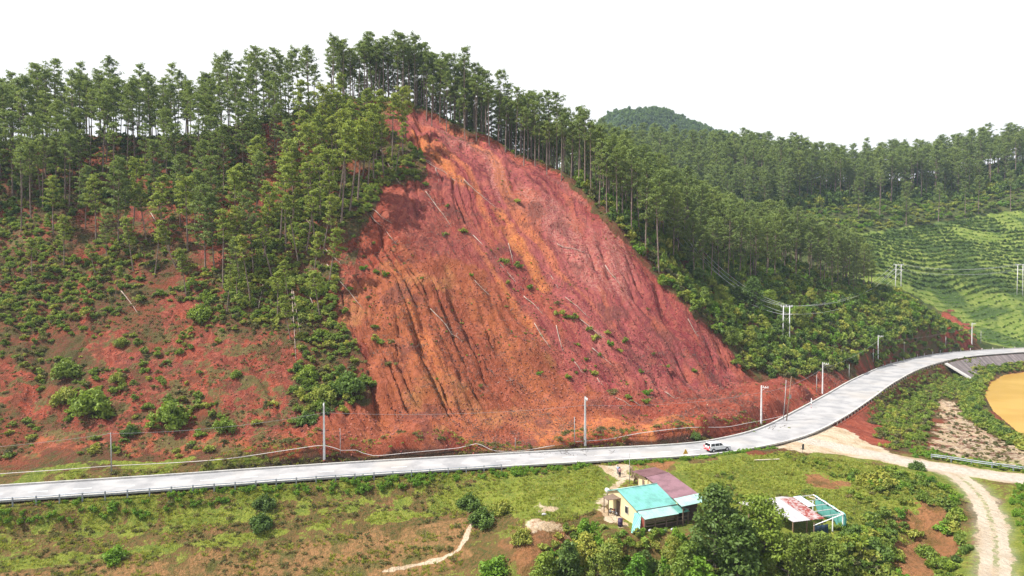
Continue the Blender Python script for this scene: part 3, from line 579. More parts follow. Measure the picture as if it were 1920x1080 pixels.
def make_bush(seed, mat, nc=9, cnt=34, la=.17, lb=.085, flat=.75, h=.9):
    rr = random.Random(seed); ch = []
    for i in range(nc):
        a = rr.uniform(0, 6.28); r_ = rr.uniform(0, .72) ** .8; ch.append(clump(np.array([math.cos(a) * r_, math.sin(a) * r_, rr.uniform(.12, h) * (1.1 - r_ * .7)]), rr.uniform(.26, .42), cnt, la, lb, flat, .5))
    return leafmesh('bush_mesh', ch, mat)
def make_tuft(seed, mat, nb=14, h=.5):
    vs = []; rr = random.Random(seed)
    for i in range(nb):
        a = rr.uniform(0, 6.28); r0 = rr.uniform(0, .25); ln = rr.uniform(.5, 1) * h; t = rr.uniform(.15, .7); w = .05; x, y = math.cos(a), math.sin(a); bx, by = x * r0, y * r0
        vs += [(bx - y * w, by + x * w, -.05), (bx + y * w, by - x * w, -.05), (bx + x * t * ln * .6 + y * w * .6, by + y * t * ln * .6 - x * w * .6, ln * .7), (bx + x * t * ln * 1.2, by + y * t * ln * 1.2, ln * (1 - t * .35))]
    v = np.array(vs); return mesh_np('tuft', v, np.arange(len(v)).reshape(-1, 4), mat)
def make_broad(seed, mat, h=8, rad=3.4, nc=40, cnt=95, la=.24, lb=.12, low=.14):
    """broadleaf tree: (trunk mesh, crown mesh)"""
    rr = random.Random(seed); mb = MB(); mb.tube([(0, 0, -.6), (.1, 0, h * .25), (0, .1, h * .55), (.05, 0, h * .85)], [h * .030, h * .022, h * .014, h * .005], 7, False); ch = []
    for i in range(nc):
        t = (i + .5) / nc; z = low + (1 - low) * t; a = i * 2.4 + rr.uniform(-.4, .4); rp_ = rad * math.sin(min(1, (1 - t) * 1.25 + .12) * math.pi * .5) * rr.uniform(.45, 1.0) * (0.75 + .25 * math.sin(a * 2 + seed))
        cpt = np.array([math.cos(a) * rp_, math.sin(a) * rp_, h * z - rr.uniform(0, .6)]); ch.append(clump(cpt, rr.uniform(.22, .38) * rad, cnt, la, lb, .72, .5))
        mb.tube([(0, 0, max(.2, h * z * .62)), tuple(cpt * .6 + np.array([0, 0, h * z * .3])), tuple(cpt)], [h * .010, h * .006, h * .002], 4, False)
    return mb.mesh('tree_trunk', M_TWIG), leafmesh('tree_crown', ch, mat)

# ---------------------------------------------------------------- scattering of growth nobody could count
def scatter(name, pts, variants, smin, smax, label, tilt=0.12, zs=(0.8, 1.2)):
    """one 'stuff' object: geometry-node instances of the variant meshes on the given ground points"""
    pts = np.asarray(pts, np.float32)
    if len(pts) == 0: return
    k = len(pts); me = bpy.data.meshes.new(name); me.vertices.add(k); me.vertices.foreach_set('co', pts.ravel())
    rot = np.stack([RNG.normal(0, tilt, k), RNG.normal(0, tilt, k), RNG.uniform(0, 6.283, k)], 1).astype(np.float32); s_ = RNG.uniform(smin, smax, k) ** 1.0; scl = np.stack([s_, s_, s_ * RNG.uniform(*zs, k)], 1).astype(np.float32)
    a = me.attributes.new('rot', 'FLOAT_VECTOR', 'POINT'); a.data.foreach_set('vector', rot.ravel()); a = me.attributes.new('scl', 'FLOAT_VECTOR', 'POINT'); a.data.foreach_set('vector', scl.ravel())
    a = me.attributes.new('var', 'INT', 'POINT'); a.data.foreach_set('value', RNG.integers(0, len(variants), k).astype(np.int32)); me.update()
    for vme in variants:
        if vme.materials[0].name not in [m.name for m in me.materials]: me.materials.append(vme.materials[0])
    o = link(name, me); tag(o, label, kind='stuff')
    g = bpy.data.node_groups.new(name + '_scatter', 'GeometryNodeTree'); g.interface.new_socket('Geometry', in_out='INPUT', socket_type='NodeSocketGeometry'); g.interface.new_socket('Geometry', in_out='OUTPUT', socket_type='NodeSocketGeometry')
    gi = g.nodes.new('NodeGroupInput'); go = g.nodes.new('NodeGroupOutput'); jn = g.nodes.new('GeometryNodeJoinGeometry')
    def na(nm, ty): x = g.nodes.new('GeometryNodeInputNamedAttribute'); x.data_type = ty; x.inputs[0].default_value = nm; return x.outputs[0]
    ar, as_, av = na('rot', 'FLOAT_VECTOR'), na('scl', 'FLOAT_VECTOR'), na('var', 'INT')
    for i, vme in enumerate(variants):
        src = VSRC.get(vme.name)
        if src is None: src = bpy.data.objects.new(vme.name + '_source', vme); VSRC[vme.name] = src
        oi = g.nodes.new('GeometryNodeObjectInfo'); oi.inputs[0].default_value = src; oi.inputs['As Instance'].default_value = False
        cp = g.nodes.new('FunctionNodeCompare'); cp.data_type = 'INT'; cp.operation = 'EQUAL'; g.links.new(av, cp.inputs[2]); cp.inputs[3].default_value = i
        ip = g.nodes.new('GeometryNodeInstanceOnPoints'); g.links.new(gi.outputs[0], ip.inputs['Points']); g.links.new(cp.outputs[0], ip.inputs['Selection']); g.links.new(oi.outputs['Geometry'], ip.inputs['Instance']); g.links.new(ar, ip.inputs['Rotation']); g.links.new(as_, ip.inputs['Scale'])
        g.links.new(ip.outputs[0], jn.inputs[0])
    g.links.new(jn.outputs[0], go.inputs[0]); md = o.modifiers.new('scatter', 'NODES'); md.node_group = g; return o
VSRC = {}
def pts_in(pg, spacing, keep=None, jitter=.5):
    """jittered grid of ground points inside an outline in plan"""
    x0, y0 = pg.min(0); x1, y1 = pg.max(0); xs = np.arange(x0, x1, spacing); ys = np.arange(y0, y1, spacing); X, Y = np.meshgrid(xs, ys)
    X = X.ravel() + RNG.uniform(-jitter, jitter, X.size) * spacing; Y = Y.ravel() + RNG.uniform(-jitter, jitter, X.size) * spacing
    m = sdist(pg, X, Y) > 0; X, Y = X[m], Y[m]
    if keep is not None: m = keep(X, Y); X, Y = X[m], Y[m]
    return np.stack([X, Y, T0(X, Y, MZ)], 1)
def msk(name, X, Y): return T0(X, Y, MASK[name])
def clearroad(X, Y, r=5.5):
    m = T0(X, Y, roadD) > r
    for path, w in ((dirt, 4.2), (track, 3.2)):
        m &= near_path(path[::3], X, Y, 0)[0] > w
    return m
BUSH = [make_bush(i, M_BUSH) for i in range(5)]; BUSHD = [make_bush(20 + i, M_DARKL) for i in range(3)]; BUSHB = [make_bush(30 + i, M_BRIGHT) for i in range(2)]; BUSHY = [make_bush(40 + i, M_DRYL, 6, 26) for i in range(2)]
TUFT = [make_tuft(50 + i, M_GRASS) for i in range(4)]; DULL = [make_bush(60 + i, M_DULL, 6, 22, .15, .07, .5, .5) for i in range(4)]; TUFTD = [make_tuft(70 + i, M_DULL, 14, .55) for i in range(2)]
# ---------------------------------------------------------------- undergrowth and grass
hill_left = poly([(-150, 880), (-150, 300), (0, 262), (200, 252), (400, 242), (520, 215), (640, 188), (690, 195), (700, 230), (750, 255), (790, 290), (800, 330), (720, 350), (690, 410), (640, 470), (630, 560), (660, 640), (690, 690), (700, 740), (620, 770), (560, 812), (600, 845), (0, 868)])
def kl(lo, sc=.07, sd_=3): return lambda X, Y: (fbm(X * sc, Y * sc, 4, sd_) > lo) & (msk('soil', X, Y) < .45) & clearroad(X, Y, 8)
scatter('hillside_bushes', pts_in(hill_left, 1.6, lambda X, Y: (fbm(X * .09, Y * .09, 4, 3) + fbm(X * .3, Y * .3, 2, 4) * .5 > .70 + .22 * (msk('soil', X, Y) > .45)) & clearroad(X, Y, 8)), BUSH + DULL[:2] + BUSHY[:1], .35, 1.3, 'mixed green bushes spread over the hillside left of the slide')
scatter('hillside_weeds', pts_in(hill_left, .95, lambda X, Y: (fbm(X * .12, Y * .12, 4, 8) > .44 + .12 * (msk('soil', X, Y) > .5)) & clearroad(X, Y, 7)), DULL + TUFTD + BUSHY[:1], .22, .6, 'low weeds over the brown hillside earth')
upper_green = poly([(430, 560), (400, 440), (560, 380), (600, 300), (560, 230), (640, 190), (780, 215), (800, 300), (830, 330), (735, 355), (700, 410), (650, 470), (640, 560), (620, 620), (560, 600), (480, 600)])
scatter('thicket', pts_in(upper_green, 1.5, lambda X, Y: (fbm(X * .09, Y * .09, 4, 5) > .40) & (msk('soil', X, Y) < .6)), [make_bush(80, M_PINEY), make_bush(81, M_BUSH), make_bush(82, M_BUSH)], .7, 1.6, 'bright green thicket below the leaning pines')
low_strip = poly([(640, 600), (660, 650), (700, 720), (690, 745), (620, 790), (560, 800), (545, 740), (560, 660), (590, 620)])
scatter('toe_thicket', pts_in(low_strip, 1.7, lambda X, Y: fbm(X * .1, Y * .1, 3, 15) > .4), BUSH + BUSHD[:1], .8, 1.7, 'green thicket at the lower left edge of the slide')
# spur right of the slide: dense brush
spur = np.array([hit(1408, 712)[:2], P(1340, 612, 164)[:2], P(1280, 552, 174)[:2], P(1215, 490, 186)[:2], P(1150, 410, 198)[:2], P(1080, 345, 208)[:2], P(1100, 330, 240)[:2], P(1250, 420, 250)[:2], P(1400, 480, 262)[:2], P(1500, 500, 285)[:2], P(1640, 530, 290)[:2], P(1720, 550, 285)[:2], P(1830, 610, 290)[:2], hit(1812, 640)[:2], hit(1770, 650)[:2], hit(1700, 658)[:2], hit(1650, 672)[:2], hit(1600, 688)[:2], hit(1550, 697)[:2], hit(1520, 702)[:2], hit(1470, 708)[:2]])
ks = lambda X, Y: (msk('soil', X, Y) < .5) & clearroad(X, Y, 8)
scatter('spur_brush', pts_in(spur, 2.0, ks), BUSH + BUSHD[:2] + BUSHB[:1] + BUSHY[:1], .9, 2.6, 'dense mixed brush covering the spur right of the slide', zs=(.8, 1.5))
scatter('spur_scrub', pts_in(spur, 3.4, ks), BUSHY + BUSH[:2], 1.0, 1.9, 'pale dry scrub among the brush of the spur')
crest_strip = poly([(790, 196), (880, 232), (960, 266), (1030, 306), (1080, 350), (1150, 415)]); 
edge_pts = []
for i in range(len(scarp) - 1):
    for _ in range(14):
        t = RNG.random(); p = scarp[i] * (1 - t) + scarp[i + 1] * t; off = RNG.uniform(.6, 5); edge_pts.append((p[0] + off * .55, p[1] + off * .84))
edge_pts = np.array(edge_pts); scatter('scarp_edge_plants', np.column_stack([edge_pts, T0(edge_pts[:, 0], edge_pts[:, 1], MZ)]), BUSH[:3] + DULL[:2], .3, .8, 'low plants along the top edge of the slide')
ridge_under = np.array([(-150, 205), (-90, 208), (-40, 215), (-20, 226), (10, 225), (10, 250), (-60, 250), (-150, 245)])
scatter('ridge_undergrowth', pts_in(ridge_under, 2.2, lambda X, Y: (msk('soil', X, Y) < .4)), BUSHD + BUSH[:2], .5, 1.3, 'dark undergrowth beneath the ridge pines')
scatter('left_wood_undergrowth', pts_in(poly([(-100, 440), (-100, 300), (200, 300), (420, 290), (500, 330), (400, 380), (180, 400), (60, 420)]), 2.3, lambda X, Y: msk('soil', X, Y) < .4), BUSHD + BUSH[:2], .7, 1.8, 'dark undergrowth beneath the pines on the left')
def road_strip(a, b, o0, o1):
    sd_ = side(road); qx = np.array([proj(*p, 0)[0] for p in (road[:, :2] + sd_ * o0)]); m = (qx > a) & (qx < b) & (road[:, 1] > 95); return np.concatenate([(road[:, :2] + sd_ * o0)[m], (road[:, :2] + sd_ * o1)[m][::-1]])
scatter('bend_bank_brush', pts_in(road_strip(1640, 1830, 6.0, 20), 1.5, lambda X, Y: T0(X, Y, roadD) > 6), BUSH + BUSHD[:1], .8, 2.0, 'brush on the bank beyond the road bend')
scatter('bend_inner_weeds', pts_in(road_strip(1590, 1830, -5.2, -13), 1.1, lambda X, Y: (msk('soil', X, Y) < .7) & (fbm(X * .2, Y * .2, 3, 71) > .4)), DULL + BUSH[:2], .3, .8, 'weeds on the inner bank of the road bend')
scatter('sand_weeds', pts_in(poly([(1745, 845), (1755, 750), (1800, 752), (1925, 832), (1925, 875)]), 2.0, lambda X, Y: fbm(X * .1, Y * .1, 3, 72) > .47), DULL + BUSHY, .3, .8, 'sparse dry weeds on the sandy ground by the pond')
scatter('track_brush', pts_in(poly([(1590, 905), (1600, 880), (1660, 878), (1740, 895), (1790, 920), (1830, 980), (1835, 1060), (1800, 1050), (1790, 990), (1750, 950), (1700, 925), (1640, 925)]), 1.5, lambda X, Y: clearroad(X, Y) & (fbm(X * .15, Y * .15, 3, 84) > .42)), BUSH + BUSHD[:1] + BUSHB[:1], .6, 1.4, 'green brush between the meadow and the farm track')
# low ground
bank = poly([(-100, 955), (0, 950), (400, 922), (800, 895), (1130, 882), (1140, 960), (1000, 1000), (900, 1000), (850, 1100), (0, 1200), (-100, 1150)])
scatter('bank_grass', pts_in(bank, .62, lambda X, Y: (msk('sand', X, Y) < .3) & clearroad(X, Y, 4.6) & (fbm(X * .25, Y * .7, 3, 41) > .40 + .28 * (msk('grass', X, Y) < .8) - .1)), TUFT, .55, 1.1, 'short green grass on the bank below the road')
scatter('bank_weeds', pts_in(bank, 1.0, lambda X, Y: (msk('sand', X, Y) < .3) & clearroad(X, Y, 5.2) & (msk('grass', X, Y) < .95) & (fbm(X * .16, Y * .5, 4, 44) > .5)), DULL + TUFTD, .35, .8, 'olive weeds in bands across the bank below the road')
gr = poly([(1280, 880), (1470, 848), (1620, 868), (1740, 898), (1800, 960), (1790, 1090), (1600, 1100), (1480, 1000), (1330, 970)])
scatter('meadow_grass', pts_in(gr, .62, lambda X, Y: (msk('sand', X, Y) < .3) & (msk('soil', X, Y) < .4) & clearroad(X, Y, 4.6) & ~((X > 31) & (X < 46) & (Y > 88) & (Y < 98))), TUFT, .5, 1.0, 'bright grass of the meadow between the two roads')
scatter('meadow_weeds', pts_in(gr, 1.7, lambda X, Y: (msk('sand', X, Y) < .3) & (msk('soil', X, Y) < .5) & clearroad(X, Y, 5) & (fbm(X * .12, Y * .12, 3, 45) > .58) & ~((X > 31) & (X < 46) & (Y > 88) & (Y < 98))), BUSH + DULL[:2], .35, .9, 'weedy clumps in the meadow')
gr2 = poly([(1880, 1090), (1880, 960), (1900, 915), (2100, 905), (2100, 1090)])
scatter('field_edge_grass', pts_in(gr2, .55, lambda X, Y: clearroad(X, Y)), TUFT + BUSHB[:1], .5, .9, 'bright green grass right of the farm track')
verge_pg = np.concatenate([(road[:, :2] + side(road) * 4.6)[20:110], (road[:, :2] + side(road) * 8.2)[20:110][::-1]])
scatter('verge_grass', pts_in(verge_pg, .6, lambda X, Y: fbm(X * .15, Y * .3, 3, 46) > .42), TUFT + DULL[:1], .5, 1.0, 'grass strip on the slide side of the road')
verge2 = np.concatenate([(road[:, :2] - side(road) * 4.4)[15:112], (road[:, :2] - side(road) * 6.6)[15:112][::-1]])
scatter('near_verge_grass', pts_in(verge2, .5, lambda X, Y: (msk('sand', X, Y) < .3)), TUFT + BUSHB[:1], .45, .85, 'grass strip on the valley side of the road')
# brush between the road bend and the pond
pb = poly([(1600, 800), (1640, 765), (1700, 715), (1760, 690), (1800, 705), (1830, 730), (1840, 760), (1800, 752), (1760, 748), (1745, 790), (1735, 840), (1680, 845), (1640, 835)])
scatter('bend_brush', pts_in(pb, 1.5, lambda X, Y: (msk('soil', X, Y) < .5) & (msk('sand', X, Y) < .6) & clearroad(X, Y, 5.5)), BUSH + DULL[:2] + BUSHY[:1], .5, 1.4, 'green and brown brush on the bank inside the road bend')
pb2 = poly([(1790, 705), (1850, 690), (1925, 680), (1925, 695), (1870, 702), (1846, 722), (1838, 745), (1850, 775), (1890, 808), (1925, 832), (1925, 850), (1870, 825), (1815, 790), (1800, 750)])
scatter('pond_brush', pts_in(pb2, 1.6, lambda X, Y: sdist(pond_pg, X, Y) < -.5), BUSH + BUSHD[:1], .7, 1.8, 'dense green brush along the pond shore')
pb3 = poly([(1700, 862), (1720, 840), (1800, 862), (1925, 880), (1925, 890), (1800, 875)])
scatter('roadside_brush', pts_in(pb3, 1.1, lambda X, Y: clearroad(X, Y)), BUSHB + BUSH[:2], .4, .9, 'green roadside brush behind the lower crash barrier')
gul_pg = poly([(1600, 1090), (1560, 1000), (1650, 960), (1760, 945), (1820, 980), (1830, 1090)])
scatter('gully_brush', pts_in(gul_pg, 1.5, lambda X, Y: (msk('soil', X, Y) < .6) & clearroad(X, Y)), BUSH + BUSHD[:1] + BUSHB[:1], .6, 1.5, 'brush round the red gully beside the farm track')
fg = poly([(1010, 1100), (1000, 1050), (1060, 990), (1140, 985), (1260, 995), (1480, 1015), (1560, 1020), (1640, 1070), (1640, 1110)])
fgb = np.concatenate([fg, np.array([[48, 70], [0, 70]])]) if False else fg
scatter('foreground_brush', pts_in(fg, 1.2, lambda X, Y: ~((X > 12) & (X < 27) & (Y > 87.5) & (Y < 108))), BUSH + BUSHB + BUSHD[:1], .6, 1.4, 'dense green brush in the foreground below the farmhouse', zs=(.8, 1.3))
scatter('foreground_reeds', pts_in(poly([(1480, 1100), (1480, 1030), (1560, 1015), (1640, 1060), (1650, 1110)]), .9), [make_tuft(91, M_DRYL, 30, 1.3), make_tuft(92, M_GRASS, 30, 1.3), BUSHY[0]], .9, 1.6, 'tall pale grasses at the right of the foreground brush')
# far valley side
fv = np.concatenate([poly([(1480, 440), (1480, 370), (1600, 358), (1750, 370), (1920, 352), (2050, 350), (2050, 395), (1920, 392), (1830, 403), (1700, 425), (1600, 438), (1590, 520), (1560, 490)])])
scatter('valley_brush', pts_in(fv, 3.2), BUSH + BUSHY[:1] + BUSHB[:1], 1.0, 3.0, 'brush on the far valley side above the terraced fields', zs=(.6, 1.0))
scatter('far_ridge_undergrowth', pts_in(np.array([P(a, b, c_)[:2] for a, b, c_ in [(1000, 300, 385), (1350, 350, 372), (1480, 362, 368), (1600, 362, 395), (1760, 372, 400), (1920, 348, 410), (2100, 345, 415), (2100, 330, 460), (1600, 345, 460), (1000, 300, 460)]]), 3.6), BUSHD + BUSH[:3], 1.6, 4.5, 'dark undergrowth beneath the pines of the far ridge', zs=(.9, 1.6))
# crop rows: dark shrubs and bright low rows following the contours
fb = poly([(1590, 520), (1595, 445), (1700, 428), (1830, 408), (1920, 393), (2060, 385), (2060, 640), (1830, 640), (1800, 600), (1700, 545), (1640, 530)])
rows = []; x0, y0 = fb.min(0); x1, y1 = fb.max(0)
for yy in np.arange(y0, y1, 2.9):
    xs = np.arange(x0, x1, 1.35); rows.append(np.stack([xs + RNG.normal(0, .2, len(xs)), yy + 5 * np.sin(xs * .03) + 2 * np.sin(xs * .11 + 1) + RNG.normal(0, .15, len(xs))], 1))
rows = np.concatenate(rows); m = (sdist(fb, rows[:, 0], rows[:, 1]) > 0) & (rows[:, 1] > 285); rows = rows[m]
dk = fbm(rows[:, 0] * .02, rows[:, 1] * .03, 3, 66) + np.where((rows[:, 1] > 322) & ~((rows[:, 0] > 270) & (rows[:, 1] > 372)), .17, -.22); R3 = np.column_stack([rows, T0(rows[:, 0], rows[:, 1], MZ)])
COF = [make_bush(95 + i, M_DARKL, 4, 16, .3, .16, .8, .8) for i in range(2)]; TEA = [make_bush(97 + i, M_BRIGHT, 4, 12, .3, .16, .5, .5) for i in range(2)]
scatter('coffee_rows', R3[dk > .45], COF, 1.0, 1.7, 'dark coffee shrubs planted in rows on the far slope')
scatter('crop_rows', R3[(dk <= .45) & (RNG.random(len(dk)) < .8)], TEA + COF[:1], .6, .95, 'bright green crop rows on the lower far slope')

# clods, stones and broken twigs lying on the bare earth
def make_rock(seed):
    rr = random.Random(seed); bm_v = []; n1, n2 = 6, 4
    for i in range(n2 + 1):
        for j in range(n1):
            th = math.pi * i / n2; ph = 2 * math.pi * j / n1; r_ = rr.uniform(.7, 1.1); bm_v.append((math.sin(th) * math.cos(ph) * r_, math.sin(th) * math.sin(ph) * r_ * .8, math.cos(th) * r_ * .6))
    return mesh_np('rock', np.array(bm_v), [(i * n1 + j, i * n1 + (j + 1) % n1, (i + 1) * n1 + (j + 1) % n1, (i + 1) * n1 + j) for i in range(n2) for j in range(n1)], M_CLOD)
q = N('clods'); inf = q.n('ObjectInfo').outputs['Random']; M_CLOD = q.prin(q.mix(q.rng(inf, .15, .85), q.mix(q.rng(q.noise(2, 3), .4, .6), (.085, .030, .026), (.15, .042, .036)), (.32, .12, .085)), .95)
ROCK = [make_rock(i) for i in range(4)]
def make_twigs(seed):
    rr = random.Random(seed); mb = MB()
    for i in range(7):
        p = Vector((rr.uniform(-1, 1), rr.uniform(-1, 1), rr.uniform(.05, .25))); d = Vector((rr.uniform(-1, 1), rr.uniform(-1, 1), rr.uniform(-.1, .35))).normalized() * rr.uniform(.5, 1.5); mb.tube([p, p + d * .5, p + d], [.045, .03, .012], 3, False)
    me = mb.mesh('twigs', M_TWIG); return me
TW = [make_twigs(i) for i in range(3)]
sp_ = pts_in(slide_pg, .75, lambda X, Y: RNG.random(len(X)) < .25 + .75 * sstep(.45, .6, fbm(X * .12, Y * .12, 4, 55)) * (.4 + .6 * sstep(60, 5, T0(X, Y, MZb))))
scatter('clods', sp_, ROCK, .07, .32, 'clods and stones scattered over the red slide', tilt=.6)
lowl = poly([(30, 850), (30, 700), (250, 640), (540, 640), (620, 845)]); scatter('stones', pts_in(lowl, .9, lambda X, Y: msk('soil', X, Y) > .5), ROCK, .06, .26, 'stones and clods on the bare earth left of the slide', tilt=.6)
scatter('broken_twigs', pts_in(slide_pg, 1.5, lambda X, Y: (fbm(X * .06 + 3, Y * .06, 4, 57) > .55)), TW, .5, 1.1, 'broken twigs and branch litter strewn over the slide', tilt=.5)
scatter('slide_weeds', pts_in(slide_pg, 2.2, lambda X, Y: (fbm(X * .07 + 8, Y * .07, 4, 58) > .57)), DULL + BUSH[:2], .15, .5, 'tiny weeds dotted over the slide')
scatter('yard_brush', pts_in(poly([(1060, 1000), (1100, 985), (1150, 995), (1280, 1005), (1320, 1030), (1300, 1090), (1050, 1090)]), 1.0, lambda X, Y: ~((X > 12.5) & (X < 27) & (Y > 90.2) & (Y < 108))), BUSH + BUSHB, .5, 1.1, 'green brush close below the farmhouse')
scatter('shed_brush', pts_in(np.array([(30, 79), (47, 79), (48, 88), (30, 88.5)]), 1.1), BUSH + BUSHY[:1], .8, 1.6, 'pale green brush in front of the shed', zs=(.8, 1.3))
scatter('slope_thicket', pts_in(poly([(0, 480), (0, 410), (100, 415), (230, 440), (420, 520), (560, 560), (620, 640), (560, 660), (440, 600), (300, 560), (180, 600), (60, 640), (0, 600)]), 1.5, lambda X, Y: fbm(X * .11, Y * .11, 4, 83) > .42), BUSH + BUSHY[:1] + DULL[:1], .5, 1.5, 'green and grey thicket across the middle of the left slope')
# ---------------------------------------------------------------- pines
FP = []         # (x, y, scale, lean_x, lean_y, kind, zone)
def far_enough(x, y, r, arr): return all((x - a[0]) ** 2 + (y - a[1]) ** 2 > r * r for a in arr)
def fill(pg, r, kinds, zone, smin=.88, smax=1.12, lean=.035, keep=None, tries=None):
    x0, y0 = pg.min(0); x1, y1 = pg.max(0); A = (x1 - x0) * (y1 - y0); t = int(tries or A / r / r * 6); X = RNG.uniform(x0, x1, t); Y = RNG.uniform(y0, y1, t); m = sdist(pg, X, Y) > 0
    if keep is not None: m &= keep(X, Y)
    loc = []
    for x, y in zip(X[m], Y[m]):
        if far_enough(x, y, r, loc) and far_enough(x, y, r * .8, FPn): loc.append((x, y)); FPn.append((x, y)); FP.append((x, y, RNG.uniform(smin, smax), RNG.normal(0, lean), RNG.normal(0, lean), kinds, zone))
FPn = []
def one(px, py, kinds, zone, s, lx=0, ly=0):
    h = hit(px, py); FPn.append((h[0], h[1])); FP.append((h[0], h[1], s, lx, ly, kinds, zone))
# row on the slide edge
sl = np.concatenate([[0], np.cumsum(np.linalg.norm(np.diff(scarp, axis=0), axis=1))])
s_ = 6.0
while s_ < sl[-1] * .80:
    i = np.searchsorted(sl, s_) - 1; i = max(0, i); t = (s_ - sl[i]) / (sl[i + 1] - sl[i]); p = scarp[i] * (1 - t) + scarp[i + 1] * t; off = RNG.uniform(1.8, 3.6)
    x, y = p[0] + off * .5, p[1] + off * .87; FPn.append((x, y)); FP.append((x, y, RNG.uniform(.88, 1.08), RNG.normal(0, .02), 0, 'P', 'edge')); s_ += RNG.uniform(2.8, 4.4)
# individually placed pines of the left slope
for px, py, k, s0, lx in [(40, 432, 'P', .86, .03), (58, 412, 'P', .86, 0), (80, 392, 'P', .8, .03), (130, 390, 'P', .85, .05), (122, 375, 'P', .85, 0), (150, 372, 'P', .8, 0), (222, 462, 'B', .95, .02), (232, 455, 'P', .8, .07), (214, 385, 'P', .9, .02),
                          (290, 385, 'B', .75, 0), (338, 425, 'B', .8, 0), (385, 510, 'B', .88, 0), (402, 510, 'B', .80, -.05), (418, 540, 'Y', .95, 0), (475, 512, 'B', .82, -.06), (440, 480, 'Y', 1.1, 0), (462, 430, 'Y', 1.1, -.1), (536, 470, 'Y', 1.15, 0), (550, 420, 'Y', 1.25, 0), (330, 505, 'Y', .7, -.35),
                          (600, 410, 'Y', 1.25, .03), (620, 430, 'Y', 1.1, -.04), (640, 420, 'Y', 1.3, .08), (655, 400, 'Y', 1.2, .15), (670, 385, 'Y', 1.3, .1), (648, 350, 'Y', 1.2, 0), (625, 340, 'Y', 1.2, 0), (690, 350, 'Y', 1.1, .05), (700, 335, 'Y', 1.1, 0), (720, 330, 'Y', .95, -.1), (735, 300, 'Y', 1.0, .05), (755, 290, 'Y', 1.1, 0),
                          (600, 300, 'Y', 1.2, .05), (570, 330, 'Y', 1.2, 0), (585, 380, 'Y', 1.2, -.05), (540, 350, 'B', .8, 0), (500, 380, 'Y', 1.2, -.12), (520, 300, 'B', .7, 0), (480, 330, 'B', .75, 0), (660, 300, 'Y', 1.1, 0), (690, 270, 'Y', 1.1, 0), (640, 270, 'Y', 1.1, 0), (610, 255, 'B', .6, 0), (760, 262, 'Y', .9, .05), (715, 262, 'Y', 1.0, 0), (580, 260, 'B', .6, 0),
                          (375, 385, 'B', .75, .05), (330, 350, 'B', .75, 0), (420, 360, 'B', .8, 0), (180, 520, 'Y', .5, -.2), (215, 560, 'Y', .4, .2), (540, 560, 'Y', .55, -.1), (250, 430, 'Y', 1.0, .06), (275, 455, 'Y', .9, -.12), (300, 440, 'Y', 1.0, .1), (318, 470, 'Y', .95, -.2), (352, 470, 'Y', 1.0, 0), (365, 440, 'B', .7, .03), (430, 520, 'Y', .9, .12), (450, 530, 'Y', .85, -.1), (495, 490, 'Y', 1.05, .08), (510, 520, 'Y', .9, -.22), (525, 450, 'Y', 1.1, .1), (560, 500, 'Y', .9, -.15), (575, 470, 'Y', 1.0, .18), (590, 450, 'Y', 1.0, -.1), (605, 480, 'Y', .85, .2), (180, 450, 'Y', .9, 0), (160, 430, 'B', .7, .04), (100, 440, 'Y', .8, 0), (480, 420, 'B', .8, .05), (400, 430, 'B', .8, -.03), (555, 300, 'Y', 1.2, .1), (635, 380, 'Y', 1.15, .16), (610, 360, 'Y', 1.1, -.08), (680, 330, 'Y', 1.0, .14), (705, 300, 'Y', .95, .1), (740, 330, 'Y', .8, .2), (630, 300, 'Y', 1.1, 0), (590, 340, 'Y', 1.1, 0), (120, 500, 'Y', .7, .05), (250, 510, 'Y', .75, -.1), (290, 520, 'Y', .7, .15), (350, 560, 'Y', .65, -.1), (425, 590, 'Y', .6, .1), (470, 570, 'Y', .8, -.12), (520, 600, 'Y', .7, .06), (545, 640, 'Y', .55, -.15), (585, 560, 'Y', .8, .12), (600, 600, 'Y', .7, -.1), (60, 520, 'Y', .6, 0), (200, 490, 'B', .55, 0), (445, 560, 'B', .6, -.04), (615, 540, 'Y', .8, .2)]:
    one(px, py, k, 'slope', s0, lx)
fill(poly([(-250, 400), (-250, 300), (0, 262), (0, 275), (200, 262), (200, 330), (100, 385), (0, 410)]), 4.3, 'PPB', 'slope', .8, 1.08)
fill(poly([(200, 340), (200, 262), (400, 252), (500, 245), (560, 262), (560, 290), (480, 310), (440, 350), (300, 345)]), 4.7, 'PPB', 'slope', .78, 1.0)
W = lambda *a: P(*a)[:2]
# ridge crest and just behind it (world strip)
fill(np.array([(-260, 212), (-150, 214), (-100, 216), (-78, 219), (-60, 226), (-42, 229), (-28, 231), (-28, 250), (-60, 250), (-100, 244), (-150, 240), (-260, 240)]), 4.7, 'P', 'ridge', .78, 1.02)
fill(np.array([(-60, 226), (-48, 230), (-36, 230), (-24, 229), (-10, 226), (-8, 238), (-30, 248), (-60, 246)]), 3.0, 'P', 'ridge', .76, 1.02)
fill(np.array([W(800, 200, 224), W(860, 232, 222), W(940, 265, 219), W(1010, 300, 214), W(1060, 330, 211), W(1060, 330, 232), W(960, 270, 240), W(860, 240, 244), W(790, 200, 244)]), 3.6, 'P', 'ridge', .80, .95)
fill(np.array([(-60, 236), (-30, 238), (-8, 237), (14, 234), (22, 240), (14, 262), (-60, 266)]), 3.8, 'PB', 'ridge', .85, 1.0)
